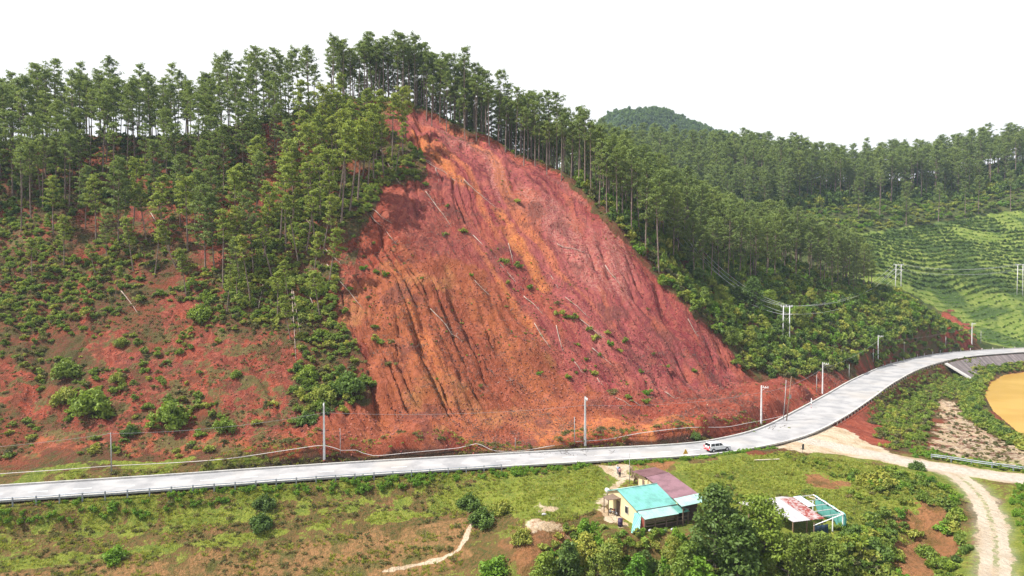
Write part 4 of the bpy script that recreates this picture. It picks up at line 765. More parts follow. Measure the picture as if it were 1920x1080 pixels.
# spur forest
W = lambda *a: P(*a)[:2]
sf = np.array([W(1000, 288, 221), W(1060, 330, 213), W(1100, 366, 207), W(1180, 432, 198), W(1250, 470, 203), W(1300, 505, 205), W(1400, 530, 226), W(1500, 528, 248), W(1610, 532, 268), W(1640, 532, 276), W(1600, 515, 300), W(1450, 430, 298), W(1300, 380, 285), W(1150, 340, 275), W(1040, 300, 255)])
fill(sf, 4.3, 'PPPB', 'spur', .78, 1.0, .035)
fill(np.array([W(1000, 300, 400), W(1350, 350, 385), W(1480, 362, 378), W(1600, 362, 400), W(1760, 372, 404), W(1920, 348, 418), W(2150, 345, 420), W(2150, 330, 475), W(1600, 345, 475), W(1000, 300, 500)]), 5.2, 'PBB', 'far', .8, 1.3)
fill(np.array([W(1100, 330, 372), W(1350, 365, 365), W(1480, 372, 362), W(1480, 362, 378), W(1350, 350, 400), W(1100, 330, 400)]), 5.0, 'BB', 'far', .8, 1.0)
for a in [(1635, 520, 296, 'Y', 1.0), (1700, 372, 372, 'B', 1.0), (1760, 385, 378, 'P', 1.1), (1810, 390, 385, 'P', 1.0), (1835, 385, 388, 'P', 1.1), (1650, 385, 380, 'P', 1.0), (1610, 395, 372, 'B', .95), (1580, 545, 266, 'B', .75), (1560, 545, 258, 'B', .72), (1600, 552, 262, 'B', .55), (1545, 540, 255, 'P', .8), (1895, 380, 390, 'P', 1.0)]:
    x, y, _z = P(*a[:3]); FP.append((x, y, a[4], 0, 0, a[3], 'far' if a[2] > 300 else 'spur')); FPn.append((x, y))
SETS = {'P': PINES, 'Y': PINESY, 'B': BIGP}
tr = []
for i, (x, y, s0, lx, ly, kinds, zone) in enumerate(FP):
    k_ = kinds[int(RNG.integers(len(kinds)))]; st = SETS[k_]; vi = int(RNG.integers(len(st))); z = TZ(x, y); px, py = proj(x, y, z + 14)
    pri = y + (0 if -60 < px < 1980 else 500) + (60 if zone == 'ridge' and y > 236 else 0) + (45 if zone == 'slope' and y > 205 else 0) + (25 if zone == 'spur' and y > 228 else 0) - (60 if zone == 'edge' or kinds in ('Y', 'B') and y < 260 else 0)
    tr.append([pri, x, y, z, s0, lx, ly, k_, vi, zone, px])
tr.sort(key=lambda t: t[0]); indiv = tr[:300]; rest = tr[300:]
print('PINES', len(tr), 'individual to', indiv[-1][0], {z: sum(1 for t in indiv if t[9] == z) for z in ('edge', 'slope', 'ridge', 'spur', 'far')})
ORD = ['first', 'second', 'third', 'fourth', 'fifth', 'sixth', 'seventh', 'eighth', 'ninth', 'tenth', 'eleventh', 'twelfth', 'thirteenth', 'fourteenth', 'fifteenth', 'sixteenth', 'seventeenth', 'eighteenth', 'nineteenth', 'twentieth']
ORD += ['twenty-' + o_ for o_ in ORD[:9]] + ['thirtieth'] + ['thirty-' + o_ for o_ in ORD[:9]] + ['fortieth'] + ['forty-' + o_ for o_ in ORD[:9]] + ['fiftieth'] + ['fifty-' + o_ for o_ in ORD[:9]] + ['sixtieth'] + ['sixty-' + o_ for o_ in ORD[:9]] + ['seventieth'] + ['seventy-' + o_ for o_ in ORD[:9]] + ['eightieth'] + ['eighty-' + o_ for o_ in ORD[:9]] + ['ninetieth'] + ['ninety-' + o_ for o_ in ORD[:9]]
ZL = {'edge': ('pine of the row along the upper edge of the slide', 'pines along the upper edge of the slide'), 'ridge': ('tall bare-trunked pine on the ridge crest', 'pines on the ridge crest'),
      'spur': ('pine of the wood right of the slide', 'pines of the wood right of the slide'), 'far': ('pine beyond the spur', 'pines beyond the spur')}
def zone2(t):
    if t[9] != 'slope': return t[9]
    return {'Y': 'young', 'B': 'broad', 'P': 'slope'}[t[7]] + ('lean' if abs(t[5]) > .045 else '')
ZL.update({'young': ('slender yellow-green young pine left of the slide', 'young pines left of the slide'), 'younglean': ('leaning young yellow-green pine left of the slide', 'leaning young pines left of the slide'), 'broad': ('dark pine with a deep crown on the left slope', 'deep-crowned pines on the left slope'),
           'broadlean': ('leaning pine with a deep crown on the left slope', 'leaning deep-crowned pines'), 'slope': ('bare-trunked pine in the wood on the left slope', 'pines in the wood on the left slope'), 'slopelean': ('slightly leaning bare-trunked pine on the left slope', 'leaning bare-trunked pines')})
ORD += ['one hundredth'] + ['one hundred and ' + o_ for o_ in ORD[:99]] + ['two hundredth'] + ['two hundred and ' + o_ for o_ in ORD[:99]]
byz = {}
for t in indiv: byz.setdefault(zone2(t), []).append(t)
for zn, ts in byz.items():
    ts.sort(key=lambda t: t[10])
    for k_, t in enumerate(ts):
        _, x, y, z, s0, lx, ly, kk, vi, zone, px = t; tm, cm = SETS[kk][vi]
        e = bpy.data.objects.new('pine_tree', None); COL.objects.link(e); e.location = (x, y, z - .1); e.rotation_euler = (ly, lx, RNG.uniform(0, 6.28) if not lx else 0); e.scale = (s0 * RNG.uniform(.95, 1.1),) * 2 + (s0,)
        lab, grp = ZL[zn]; tag(e, f'{ORD[k_]} {lab}, counted from the left' if len(ts) > 1 else lab, 'tree', grp)
        link('trunk', tm, e); link('crown', cm, e)
def wood(name, ts, label):
    """the pines past the three hundred largest: one object"""
    vm = []; key = {}
    for kk, st in SETS.items():
        for vi, (tm, cm) in enumerate(st): key[(kk, vi)] = len(vm); vm.append((tm, cm))
    for part, nm in ((0, name + '_trunks'), (1, name + '_crowns')): pass
    o = scatter(name, np.array([[t[1], t[2], t[3] - .1] for t in ts]), [cm for tm, cm in vm], 1, 1, label)
    k = len(ts); me = o.data; s3 = np.array([[t[4], t[4], t[4]] for t in ts], np.float32); rt = np.zeros((k, 3), np.float32); rt[:, 2] = RNG.uniform(0, 6.28, k)
    me.attributes['scl'].data.foreach_set('vector', s3.ravel()); me.attributes['rot'].data.foreach_set('vector', rt.ravel()); me.attributes['var'].data.foreach_set('value', np.array([key[(t[7], t[8])] for t in ts], np.int32))
    g = o.modifiers[0].node_group; jn = [n_ for n_ in g.nodes if n_.bl_idname == 'GeometryNodeJoinGeometry'][0]; gi = [n_ for n_ in g.nodes if n_.bl_idname == 'NodeGroupInput'][0]
    def na(nm, ty): x = g.nodes.new('GeometryNodeInputNamedAttribute'); x.data_type = ty; x.inputs[0].default_value = nm; return x.outputs[0]
    ar, as_, av = na('rot', 'FLOAT_VECTOR'), na('scl', 'FLOAT_VECTOR'), na('var', 'INT')
    for i, (tm, cm) in enumerate(vm):
        src = bpy.data.objects.new(tm.name + '_source', tm); oi = g.nodes.new('GeometryNodeObjectInfo'); oi.inputs[0].default_value = src; oi.inputs['As Instance'].default_value = False
        cp = g.nodes.new('FunctionNodeCompare'); cp.data_type = 'INT'; cp.operation = 'EQUAL'; g.links.new(av, cp.inputs[2]); cp.inputs[3].default_value = i
        ip = g.nodes.new('GeometryNodeInstanceOnPoints'); g.links.new(gi.outputs[0], ip.inputs['Points']); g.links.new(cp.outputs[0], ip.inputs['Selection']); g.links.new(oi.outputs['Geometry'], ip.inputs['Instance']); g.links.new(ar, ip.inputs['Rotation']); g.links.new(as_, ip.inputs['Scale']); g.links.new(ip.outputs[0], jn.inputs[0])
wood('pine_wood', rest, 'pines deep in the wood and on the far ridge')

# ---------------------------------------------------------------- hill far behind
HX, HY = np.meshgrid(np.linspace(-80, 620, 140), np.linspace(820, 1150, 60))
hz = 40 + 208 * np.exp(-((HX - 150) / np.where(HX < 150, 100, 330)) ** 2 - ((HY - 950) / 120) ** 2) + (fbm(HX * .02, HY * .02, 4, 7) - .5) * 22
hi = np.arange(HX.size).reshape(HX.shape); hq = np.stack([hi[:-1, :-1], hi[:-1, 1:], hi[1:, 1:], hi[1:, :-1]], -1).reshape(-1, 4)
q = N('far_forest_floor'); M_FF = q.prin(q.mix(q.rng(q.noise(.05, 5), .4, .6), (0.030, 0.055, 0.030), (0.055, 0.085, 0.035)), .95)
o = link('far_hill', mesh_np('far_hill', np.stack([HX, HY, hz], -1).reshape(-1, 3), hq, M_FF, True)); tag(o, 'forested hill in the far distance', kind='structure')
hp = np.column_stack([RNG.uniform(0, 560, 9000), RNG.uniform(830, 1000, 9000)]); fx = (hp[:, 0] + 80) / 700 * 139; fy = (hp[:, 1] - 820) / 330 * 59; hzp = hz[fy.astype(int), fx.astype(int)]
scatter('far_forest', np.column_stack([hp, hzp - 1]), BUSHD, 3.2, 6, 'distant forest covering the far hill', zs=(.9, 1.5))
# ================================================================ things
def thing(name, label, cat, loc=(0, 0, 0), rz=0, group=None):
    e = bpy.data.objects.new(name, None); COL.objects.link(e); e.location = loc; e.rotation_euler = (0, 0, rz); return tag(e, label, cat, group)
GALV = paint('galvanised', (0.34, 0.37, 0.42), .5, .3, .3, 3); POLEW = paint('whitewashed_concrete', (0.62, 0.62, 0.62), .8, 0, .3, 3); POLEG = paint('grey_concrete', (0.34, 0.34, 0.34), .85, 0, .3, 3)
STEEL = paint('steel', (0.25, 0.25, 0.26), .5, .5); PORC = paint('porcelain', (0.75, 0.76, 0.78), .3, 0, .1); WOODP = paint('weathered_wood', (0.24, 0.16, 0.11), .9, 0, .4, 4); CABLE = paint('cable', (0.30, 0.30, 0.31), .6); CABLEL = paint('aluminium_cable', (0.50, 0.52, 0.52), .5)
def rdir(x, y):
    i = np.argmin(np.hypot(road[:, 0] - x, road[:, 1] - y)); t = road[min(i + 1, len(road) - 1)] - road[max(i - 1, 0)]; return math.atan2(t[1], t[0])
# ---- concrete power poles with a side arm
tops = []
PD = [(608, 866, 764, 'white power pole standing at the left end of the slide, tallest in the photo'), (1097, 834, 745, 'white power pole beside a thin grey post in front of the orange debris'), (1427, 797, 723, 'white power pole in front of the sandy debris heap by the road bend'),
      (1542, 738, 680, 'white power pole on the red bank before the dark brush, right of the thin post'), (1646, 682, 629, 'white power pole on the small sandy clearing beside the road'), (1822, 646, 608, 'white power pole in front of the far red cutting')]
for px, py, pt, lab in PD:
    h = hit(px, py); H = (py - pt) * h[1] / F + .1; e = thing('power_pole', lab, 'power pole', tuple(h), rdir(h[0], h[1]), 'white power poles along the road')
    b = MB(); b.add([(x * s_, y * s_, z) for z, s_ in ((-.6, .21), (H, .12)) for x, y in ((-1, -.8), (1, -.8), (1, .8), (-1, .8))], [(0, 1, 5, 4), (1, 2, 6, 5), (2, 3, 7, 6), (3, 0, 4, 7), (4, 5, 6, 7)]); b.build('pole', POLEW, e, bevel=.015)
    b = MB(); b.box(-.05, .05, -1.55, .12, H - .42, H - .32).tube([(0, -.1, H - 1.15), (0, -.95, H - .42)], .03, 6); b.build('arm', POLEW, e)
    for k in range(3):
        b = MB(); y = -.42 - k * .5; b.tube([(0, y, H - .32), (0, y, H - .22), (0, y, H - .2), (0, y, H - .12), (0, y, H - .1), (0, y, H - .03)], [.03, .03, .09, .09, .05, .05], 8); b.build('insulator', PORC, e)
    a = rdir(h[0], h[1]); tops.append((Vector(h) + Vector((0, 0, H * .82)), Vector(h) + Vector((math.sin(a) * 1.0, -math.cos(a) * 1.0, H - .05)), Vector(h) + Vector((math.sin(a) * .3, -math.cos(a) * .3, H))))
TD = [(209, 893, 814, .085, 'grey pole with a short crossbar at the far left of the road'), (638, 856, 811, .05, 'thin grey post just right of the left power pole'), (1077, 837, 786, .08, 'thin pale post just left of the second power pole'), (1531, 737, 704, .09, 'thin post before the dark brush, left of its power pole'),
      (1592, 711, 684, .09, 'thin post in the brush between two power poles of the bend'), (1637, 680, 656, .09, 'thin post by the sandy clearing beside the road'), (1695, 664, 642, .1, 'thin post between the sandy clearing and the white bollards'), (1773, 655, 633, .1, 'thin post below the dark spur, left of the red cutting'),
      (1839, 644, 621, .1, 'thin post just right of the farthest power pole'), (1180, 910, 852, .05, 'thin mast standing in the yard behind the turquoise roof'), (966, 848, 826, .05, 'short stake at the foot of the slide')]
tt = []
for px, py, pt, r_, lab in TD:
    h = hit(px, py); H = (py - pt) * h[1] / F + .1; e = thing('thin_pole', lab, 'post', tuple(h), rdir(h[0], h[1]), 'thin posts along the road')
    MB().tube([(0, 0, -.5), (.03, 0, H * .5), (0, 0, H)], [r_ * 1.15, r_, r_ * .75], 8).build('pole', POLEG, e)
    MB().tube([(-.45 if px == 209 else -.14, 0, H - .12), (.14, 0, H - .12)], .03, 6).build('crossbar', STEEL, e); tt.append((Vector(h) + Vector((0, 0, H - .15)), px))
h = hit(1474, 792); e = thing('wooden_pole', 'tilted brown wooden double pole beside the road at the debris heap', 'pole', tuple(h), 0)
HH = (792 - 705) * h[1] / F
MB().tube([(0, 0, -.5), (HH * .055, 0, HH * .5), (HH * .10, 0, HH)], [.13, .11, .08], 8).build('pole', WOODP, e); MB().tube([(-.5, .6, -.5), (-.1, .5, HH * .5), (.05, .4, HH * .92)], [.09, .08, .06], 8).build('pole', POLEG, e); MB().box(HH * .075 - .2, HH * .075 + .2, -.25, .05, HH * .52, HH * .6).build('junction_box', STEEL, e)
def sag(a, b, s_, k=14): return [a.lerp(b, i / k) - Vector((0, 0, s_ * 4 * (i / k) * (1 - i / k))) for i in range(k + 1)]
def wire(name, lab, cat, sp, r_, mat, group=None, k=14):
    b = MB()
    for a, c_, s_ in sp: b.tube(sag(a, c_, s_, k), r_, 4, False)
    return tag(b.build(name, mat), lab, cat, group)
lp = [tt[0][0]] + [t[0] for t in tops]; left = Vector(PZ(-260, 850, 4.5))
wire('overhead_cable', 'thin cable sagging from the left edge to the grey crossbar pole', 'cable', [(left, lp[0], .7)], .022, CABLE, 'cables between the roadside poles')
for i in range(len(lp) - 1):
    nm = ['grey crossbar pole', 'left white power pole', 'second white power pole', 'power pole at the bend', 'power pole on the red bank', 'power pole at the sandy clearing', 'farthest power pole']
    wire('overhead_cable', f'cable from {nm[i]} to {nm[i + 1]}', 'cable', [(lp[i], lp[i + 1], .8 + i * .1)], .022, CABLE, 'cables between the roadside poles')
# ---- twin-post power line on the hill
HP = []
for px, py, pt, sep, lab, d in [(1474, 642, 588, 1.9, 'twin-post power pylon standing in the brush of the spur', None), (1684, 549, 505, 2.4, 'twin-post power pylon on the end of the spur before the bright field', None), (1912, 556, 505, 2.4, 'twin-post lattice-braced pylon in the bright field at the right edge', None), (1232, 440, 392, 1.9, 'twin-post power pylon standing among the pines of the spur', 224)]:
    h = hit(px, py) if d is None else np.array([*P(px, py, d)[:2], 0]); h[2] = TZ(h[0], h[1]); H = max(10.0, (py - pt) * h[1] / F + 2.2) ; az = R(62)
    e = thing('power_pylon', lab, 'pylon', tuple(h), R(-12), 'twin-post pylons of the hill power line')
    for s_ in (-1, 1): MB().tube([(s_ * sep / 2, 0, -2), (s_ * sep / 2 * .9, 0, H)], [.18, .12], 8).build('pole', POLEW, e)
    MB().box(-sep * .85, sep * .85, -.08, .08, H - .4, H - .22).build('crossarm', POLEW, e); MB().box(-sep * .85, sep * .85, -.08, .08, H - 2.6, H - 2.42).build('crossarm', POLEW, e)
    MB().tube([(-sep / 2, 0, H - 5.5), (sep / 2, 0, H - 3)], .05, 5).tube([(sep / 2, .02, H - 5.5), (-sep / 2, .02, H - 3)], .05, 5).build('brace', STEEL, e)
    for k, x in enumerate((-.8, 0, .8)): MB().tube([(x * sep, 0, H - .22), (x * sep, 0, H - .05), (x * sep, 0, H + .2)], [.05, .11, .05], 8).build('insulator', PORC, e)
    rz = Matrix.Rotation(R(-12), 3, 'Z'); HP.append([Vector(h) + rz @ Vector((x * sep, 0, z)) for x, z in ((-.8, H), (0, H), (.8, H), (-.8, H - 2.5), (.8, H - 2.5))])
for a, b_, s_, lab in ((3, 0, 7.0, 'power line cables running down from the pines to the spur pylon'), (0, 1, 5.5, 'sagging power line cables between the two spur pylons'), (1, 2, 2.5, 'power line cables crossing the bright field to the right edge')):
    wire('power_line', lab, 'power line', [(HP[a][k], HP[b_][k], s_) for k in range(5)], .038, CABLEL, 'cables of the hill power line', 22)
end = [p + Vector((70, -14, 3)) for p in HP[2]]; wire('power_line', 'power line cables leaving the last pylon to the right', 'power line', [(HP[2][k], end[k], 1.5) for k in range(5)], .038, CABLEL, 'cables of the hill power line')

# ---- crash barriers
def barrier(path, off, i0, i1, lab, step=3.0, rails=(.42, .72), sgn=-1, name='crash_barrier', ph=.85, mat=None):
    sd_ = side(path); p2 = np.concatenate([path[:, :2] + sd_ * off, path[:, 2:]], 1)[i0:i1]; L = np.concatenate([[0], np.cumsum(np.linalg.norm(np.diff(p2[:, :2], axis=0), axis=1))]); e = thing(name, lab, 'guardrail', tuple(p2[0]))
    def at(s_): i = max(1, min(np.searchsorted(L, s_), len(L) - 1)); t = (s_ - L[i - 1]) / (L[i] - L[i - 1] + 1e-9); return Vector(p2[i - 1] * (1 - t) + p2[i] * t) - Vector(p2[0])
    k = int(L[-1] / step)
    for j in range(k + 1):
        p = at(j * step); b = MB(); b.box(p.x - .07, p.x + .07, p.y - .09, p.y + .09, p.z - .6, p.z + ph); b.build('post', mat or GALV, e)
    for zr in rails:
        b = MB(); b.tube([at(s_) + Vector((0, 0, zr + .03 * math.sin(s_ * .7))) for s_ in np.arange(0, k * step + .01, step / 2)], [.085] * len(np.arange(0, k * step + .01, step / 2)), 6); b.build('rail', mat or GALV, e)
    return e
def idx_px(path, px, off=0):
    sd_ = side(path); p = path[:, :2] + sd_ * off; q_ = [proj(a, b, 0)[0] for a, b in p]; return int(np.argmin(np.abs(np.array(q_) - px)))
barrier(road, -4.75, idx_px(road, -330, -4.7), idx_px(road, 985, -4.7), 'long grey steel crash barrier along the near side of the road on the left')
RUST = paint('dull_rail', (0.28, 0.25, 0.22), .7, .2, .4)
barrier(road, -5.8, idx_px(road, 1572, -5.8), idx_px(road, 1800, -5.8), 'low dull barrier of short posts round the inside of the road bend', 3.0, (.5,), ph=.65, mat=RUST)
barrier(dirt, 4.9, idx_px(dirt, 1745, 4.9), len(dirt) - 1, 'pale crash barrier above the sandy farm road at the right edge', 3.0, (.45, .75))
# ---- white bollards on the outside of the bend
i0, i1 = idx_px(road, 1655, 5.9), idx_px(road, 1925, 5.9); pth = (road[:, :2] + sdr * 5.9)[i0:i1]; WH = paint('white_paint', (.78, .78, .78), .6, wear=.2); RED = paint('red_paint', (.5, .04, .03), .6)
bp = MB().tube([(0, 0, -.3), (0, 0, .95), (0, 0, 1.0)], [.12, .11, .06], 8).mesh('bollard_post', WH); bc = MB().tube([(0, 0, .70), (0, 0, .84)], .125, 8).mesh('bollard_band', RED); acc2 = np.concatenate([[0], np.cumsum(np.linalg.norm(np.diff(pth, axis=0), axis=1))])
for k, s_ in enumerate(np.arange(0, acc2[-1], 6.5)):
    i = min(np.searchsorted(acc2, s_), len(pth) - 1); x, y = pth[i]
    e = thing('bollard', f'{ORD[k]} short white bollard on the outer side of the road bend, counted from the left', 'bollard', (x, y, max(TZ(x, y), -.3)), 0, 'white bollards round the bend'); link('post', bp, e); link('band', bc, e)
# ---- white pipe on stakes
PIPE = paint('white_pipe', (.62, .56, .54), .5)
for pts, lab in [([(-140, 902), (0, 891), (120, 884), (209, 878), (330, 870), (430, 864), (545, 855), (608, 850), (640, 851), (668, 856), (700, 857), (780, 852), (860, 843), (893, 836), (912, 843), (930, 848), (975, 848), (1040, 841)], 'long white pipe drooping along the roadside at the left'), ([(1079, 830), (1140, 825), (1200, 818), (1290, 807), (1360, 803), (1400, 796), (1440, 788), (1473, 779)], 'white pipe drooping between the second power pole and the wooden pole')]:
    W3 = []; 
    for a, b_ in pts: h = hit(a, b_ + 5); W3.append(Vector((h[0], h[1], h[2] + .55)))
    e = thing('water_pipe', lab, 'pipe', tuple(W3[0]), 0, 'white pipes along the roadside'); cc = catmull([tuple(p - W3[0]) for p in W3], 1.5); MB().tube([tuple(p) for p in cc], .055, 6).build('pipe', PIPE, e)
    for p in W3[1:-1:2]: g_ = p - W3[0]; MB().tube([(g_.x, g_.y, g_.z - .9), (g_.x, g_.y, g_.z + .06)], .035, 5).build('stake', WOODP, e)
# ---- road signs
YEL = paint('yellow_sign', (.75, .42, .04), .5, wear=.15); DRK = paint('dark_sign', (.05, .05, .06), .6)
h = hit(1285, 862); e = thing('warning_sign', 'small yellow triangular warning sign at the near road edge beside the white car', 'sign', tuple(h), R(20))
H = 21 * h[1] / F; MB().tube([(0, 0, -.4), (0, 0, H)], .04, 8).build('post', WH, e); b = MB(); b.prism([(-.55, H - .95), (.55, H - .95), (0, H + .02)], -.07, -.045); b.build('panel', YEL, e, bevel=.01)
h = hit(1505, 853); e = thing('road_sign', 'dark narrow sign on a post at the edge of the meadow by the junction', 'sign', tuple(h), R(30))
H = 20 * h[1] / F; MB().tube([(0, 0, -.4), (0, 0, H)], .04, 8).build('post', STEEL, e); MB().box(-.28, .28, -.08, -.05, H - 1.0, H).build('panel', DRK, e, bevel=.01)
h = hit(1521, 768); e = thing('marker_post', 'white and red banded marker post with a crossbar on the red bank', 'marker post', tuple(h), R(40))
H = 21 * h[1] / F; MB().tube([(0, 0, -.4), (0, 0, H)], .07, 8).build('post', WH, e); MB().box(-.42, .42, -.1, -.06, H - .75, H - .45).build('plate', WH, e); [MB().tube([(0, 0, z), (0, 0, z + .22)], .075, 8).build('band', RED, e) for z in (.35, 1.0)]

# ---- fallen trunks
LOGS = [(694, 404, 745, 462), (613, 497, 680, 583), (887, 443, 982, 547), (953, 457, 962, 497), (982, 557, 1018, 592), (1002, 610, 1033, 657), (1043, 613, 1055, 663), (1087, 600, 1137, 638), (807, 583, 867, 643), (813, 380, 847, 427), (933, 720, 962, 717), (1077, 680, 1092, 703), (1033, 520, 1047, 543), (890, 527, 920, 560), (697, 393, 735, 422),
        (710, 277, 750, 347), (765, 285, 870, 345), (780, 290, 885, 355), (798, 360, 833, 407), (817, 320, 823, 343), (1154, 745, 1187, 768), (1246, 737, 1270, 750), (1120, 712, 1131, 727), (1181, 753, 1201, 765), (870, 340, 935, 395), (1135, 500, 1165, 540), (1045, 460, 1100, 478), (1060, 560, 1105, 600),
        (227, 550, 262, 593), (493, 537, 478, 610), (547, 543, 555, 680), (550, 547, 563, 630), (573, 540, 598, 603), (330, 487, 343, 513), (610, 443, 582, 520), (283, 403, 323, 467), (560, 400, 600, 440), (610, 470, 640, 500), (1290, 600, 1310, 640), (1110, 655, 1150, 690)]
for k, (a, b_, c_, d) in enumerate(sorted(LOGS)):
    p0, p1 = Vector(hit(a, b_)), Vector(hit(c_, d)); L = (p1 - p0).length; r0 = .115 if L > 6 else .09; b = MB(); pts = []
    for i in range(7): t = i / 6; p = p0.lerp(p1, t); p.z = p.z * .5 + .5 * TZ(p.x, p.y) + r0 + .08 + .12 * math.sin(t * 5 + k); pts.append(p - p0)
    top_r = r0 * .35; b.tube(pts, [r0 + (top_r - r0) * i / 6 for i in range(7)], 7)
    o = thing('fallen_trunk', f'{ORD[k]} pale fallen tree trunk counted from the left, lying {"on the red slide" if a > 640 else "on the brushy slope"}', 'fallen tree', tuple(p0), 0, 'fallen trunks on the slope'); b.build('trunk', M_DEAD, o)
    b = MB()
    for i in range(int(3 + L * .7)):
        t = random.uniform(.35, 1); p = Vector(pts[0]).lerp(Vector(pts[-1]), t); p.z += .1; d_ = Vector((random.uniform(-1, 1), random.uniform(-1, 1), random.uniform(.1, .9))) * random.uniform(.4, 1.3); b.tube([p, p + d_ * .6, p + d_], [.04, .025, .01], 4, False)
    b.build('branches', M_DEAD, o)
# ---- small shrubs on the slide
SH = [(663, 447, 1.0), (698, 458, 1.1), (683, 483, 1.0), (682, 507, 1.3), (703, 513, 1.3), (722, 518, 1.5), (648, 587, 1.5), (792, 532, .9), (835, 443, 1.4), (867, 438, 1.7), (883, 517, .8), (945, 493, 1.8), (970, 503, 1.7), (953, 533, 1.2), (993, 543, 1.4), (1043, 570, 1.6), (1050, 593, 1.7), (1067, 597, 1.4), (1078, 598, 1.3), (1107, 623, 1.6), (1117, 637, 1.7), (1138, 627, 1.2),
      (1143, 647, 1.3), (1173, 643, 1.5), (1162, 663, 1.0), (1100, 697, 1.5), (1063, 713, 1.3), (1012, 703, 1.0), (900, 725, 1.0), (703, 637, 1.3), (732, 643, 1.6), (703, 617, 1.3), (733, 687, 1.9), (657, 653, 1.1), (1098, 677, .9), (1115, 703, 1.2), (798, 350, 1.3), (840, 390, 1.0), (968, 380, 1.7), (1147, 737, 2.0), (1176, 746, 1.2), (1214, 740, 1.6), (1213, 756, 1.3), (1215, 580, 1.0), (1150, 520, .8), (1100, 545, .8),
      (1250, 690, 1.1), (1225, 665, 1.2), (1300, 700, 1.2), (1020, 620, .8), (1085, 650, .9), (1382, 684, 2.2), (716, 650, 1.4), (690, 560, 1.2), (655, 545, 1.2), (905, 745, 1.0), (645, 470, 1.2), (1125, 668, .9), (1200, 700, 1.0)]
ALLB = BUSH + [BUSHB[0]] + DULL[:2]
for k, (a, b_, s_) in enumerate(sorted(SH)):
    h = hit(a, b_); o = link('shrub', ALLB[k % len(ALLB)], None, (h[0], h[1], h[2] - .1), (0, 0, k * 1.3)); o.scale = (s_ * .95, s_ * .8, s_ * .9)
    tag(o, f'{ORD[k]} small green shrub counted from the left among those growing on the red slide', 'shrub', 'small shrubs on the slide')
BIGB = [make_bush(120 + i, m, 26, 70, .10, .05, .8, .95) for i, m in enumerate((M_BUSH, M_BUSH, M_DARKL, M_BRIGHT))]
BB = [(125, 700, 3.2, 1, 'rounded light green bush, upper of the pair on the lower left slope'), (172, 765, 4.4, 0, 'large green bush, biggest on the lower left slope'), (122, 745, 2.6, 1, 'green bush squeezed left of the biggest bush on the lower left'), (322, 785, 3.9, 0, 'round dark green bush standing alone on the red soil at lower left'), (652, 728, 3.8, 2, 'large dark green bush at the lower left edge of the slide'), (610, 745, 3.0, 1, 'green bush beside the large dark one at the slide edge'),
      (422, 802, 2.3, 1, 'dull green bush above the drooping cable on the lower left'), (228, 645, 1.8, 1, 'grey-green small bush high on the lower left red soil'), (243, 812, 1.7, 2, 'small dark bush between the two large ones at lower left'), (222, 710, 1.9, 0, 'small green bush right of the light green pair'), (443, 702, 1.3, 1, 'small upright bush alone on the red patch at left'), (375, 590, 3.0, 1, 'broad green bush above the red patch at left'), (575, 790, 2.2, 2, 'dark bush at the foot of the slide, left of the power pole'),
      (580, 700, 2.4, 0, 'green bush on the strip left of the slide'), (1303, 822, 1.3, 2, 'small dark bush on the verge above the white car'), (216, 1046, 1.9, 3, 'bright yellow-green bush on the grass bank at lower left'), (497, 945, 1.9, 2, 'dark bush on the grass bank below the road, upper'), (490, 985, 2.0, 2, 'dark sprawling bush on the grass bank below the road, lower'), (925, 1075, 2.6, 3, 'brilliant green bush at the bottom edge left of the farmhouse'), (905, 975, 2.2, 2, 'dark bush where the footpath begins'), (940, 955, 2.0, 0, 'green bush above the footpath'),
      (880, 945, 2.0, 2, 'dark bush on the bank behind the footpath'), (1718, 876, 1.5, 2, 'small dark bush at the edge of the sandy road junction'), (1650, 905, 2.6, 0, 'green bush in the upper meadow near the sandy road'), (1690, 912, 1.4, 3, 'yellow-green bush in the upper meadow'), (1625, 900, 2.0, 0, 'green bush at the left of the upper meadow group'), (1740, 1040, 1.8, 1, 'light green bush on the red bank beside the farm track'), (1640, 1040, 2.4, 2, 'dark bush at the top of the red gully'), (980, 1010, 1.7, 0, 'bush on the red bank left of the farmhouse'), (600, 545, 2.2, 1, 'bush at the upper left edge of the slide'),
      (1830, 560, 0, 0, '')]
for a, b_, s_, m, lab in BB:
    if not s_: continue
    h = hit(a, b_ + s_ * 3); o = link('bush', BIGB[m], None, (h[0], h[1], h[2] - .3), (0, 0, a)); o.scale = (s_, s_, s_ * 1.05); tag(o, lab, 'bush', 'larger bushes')
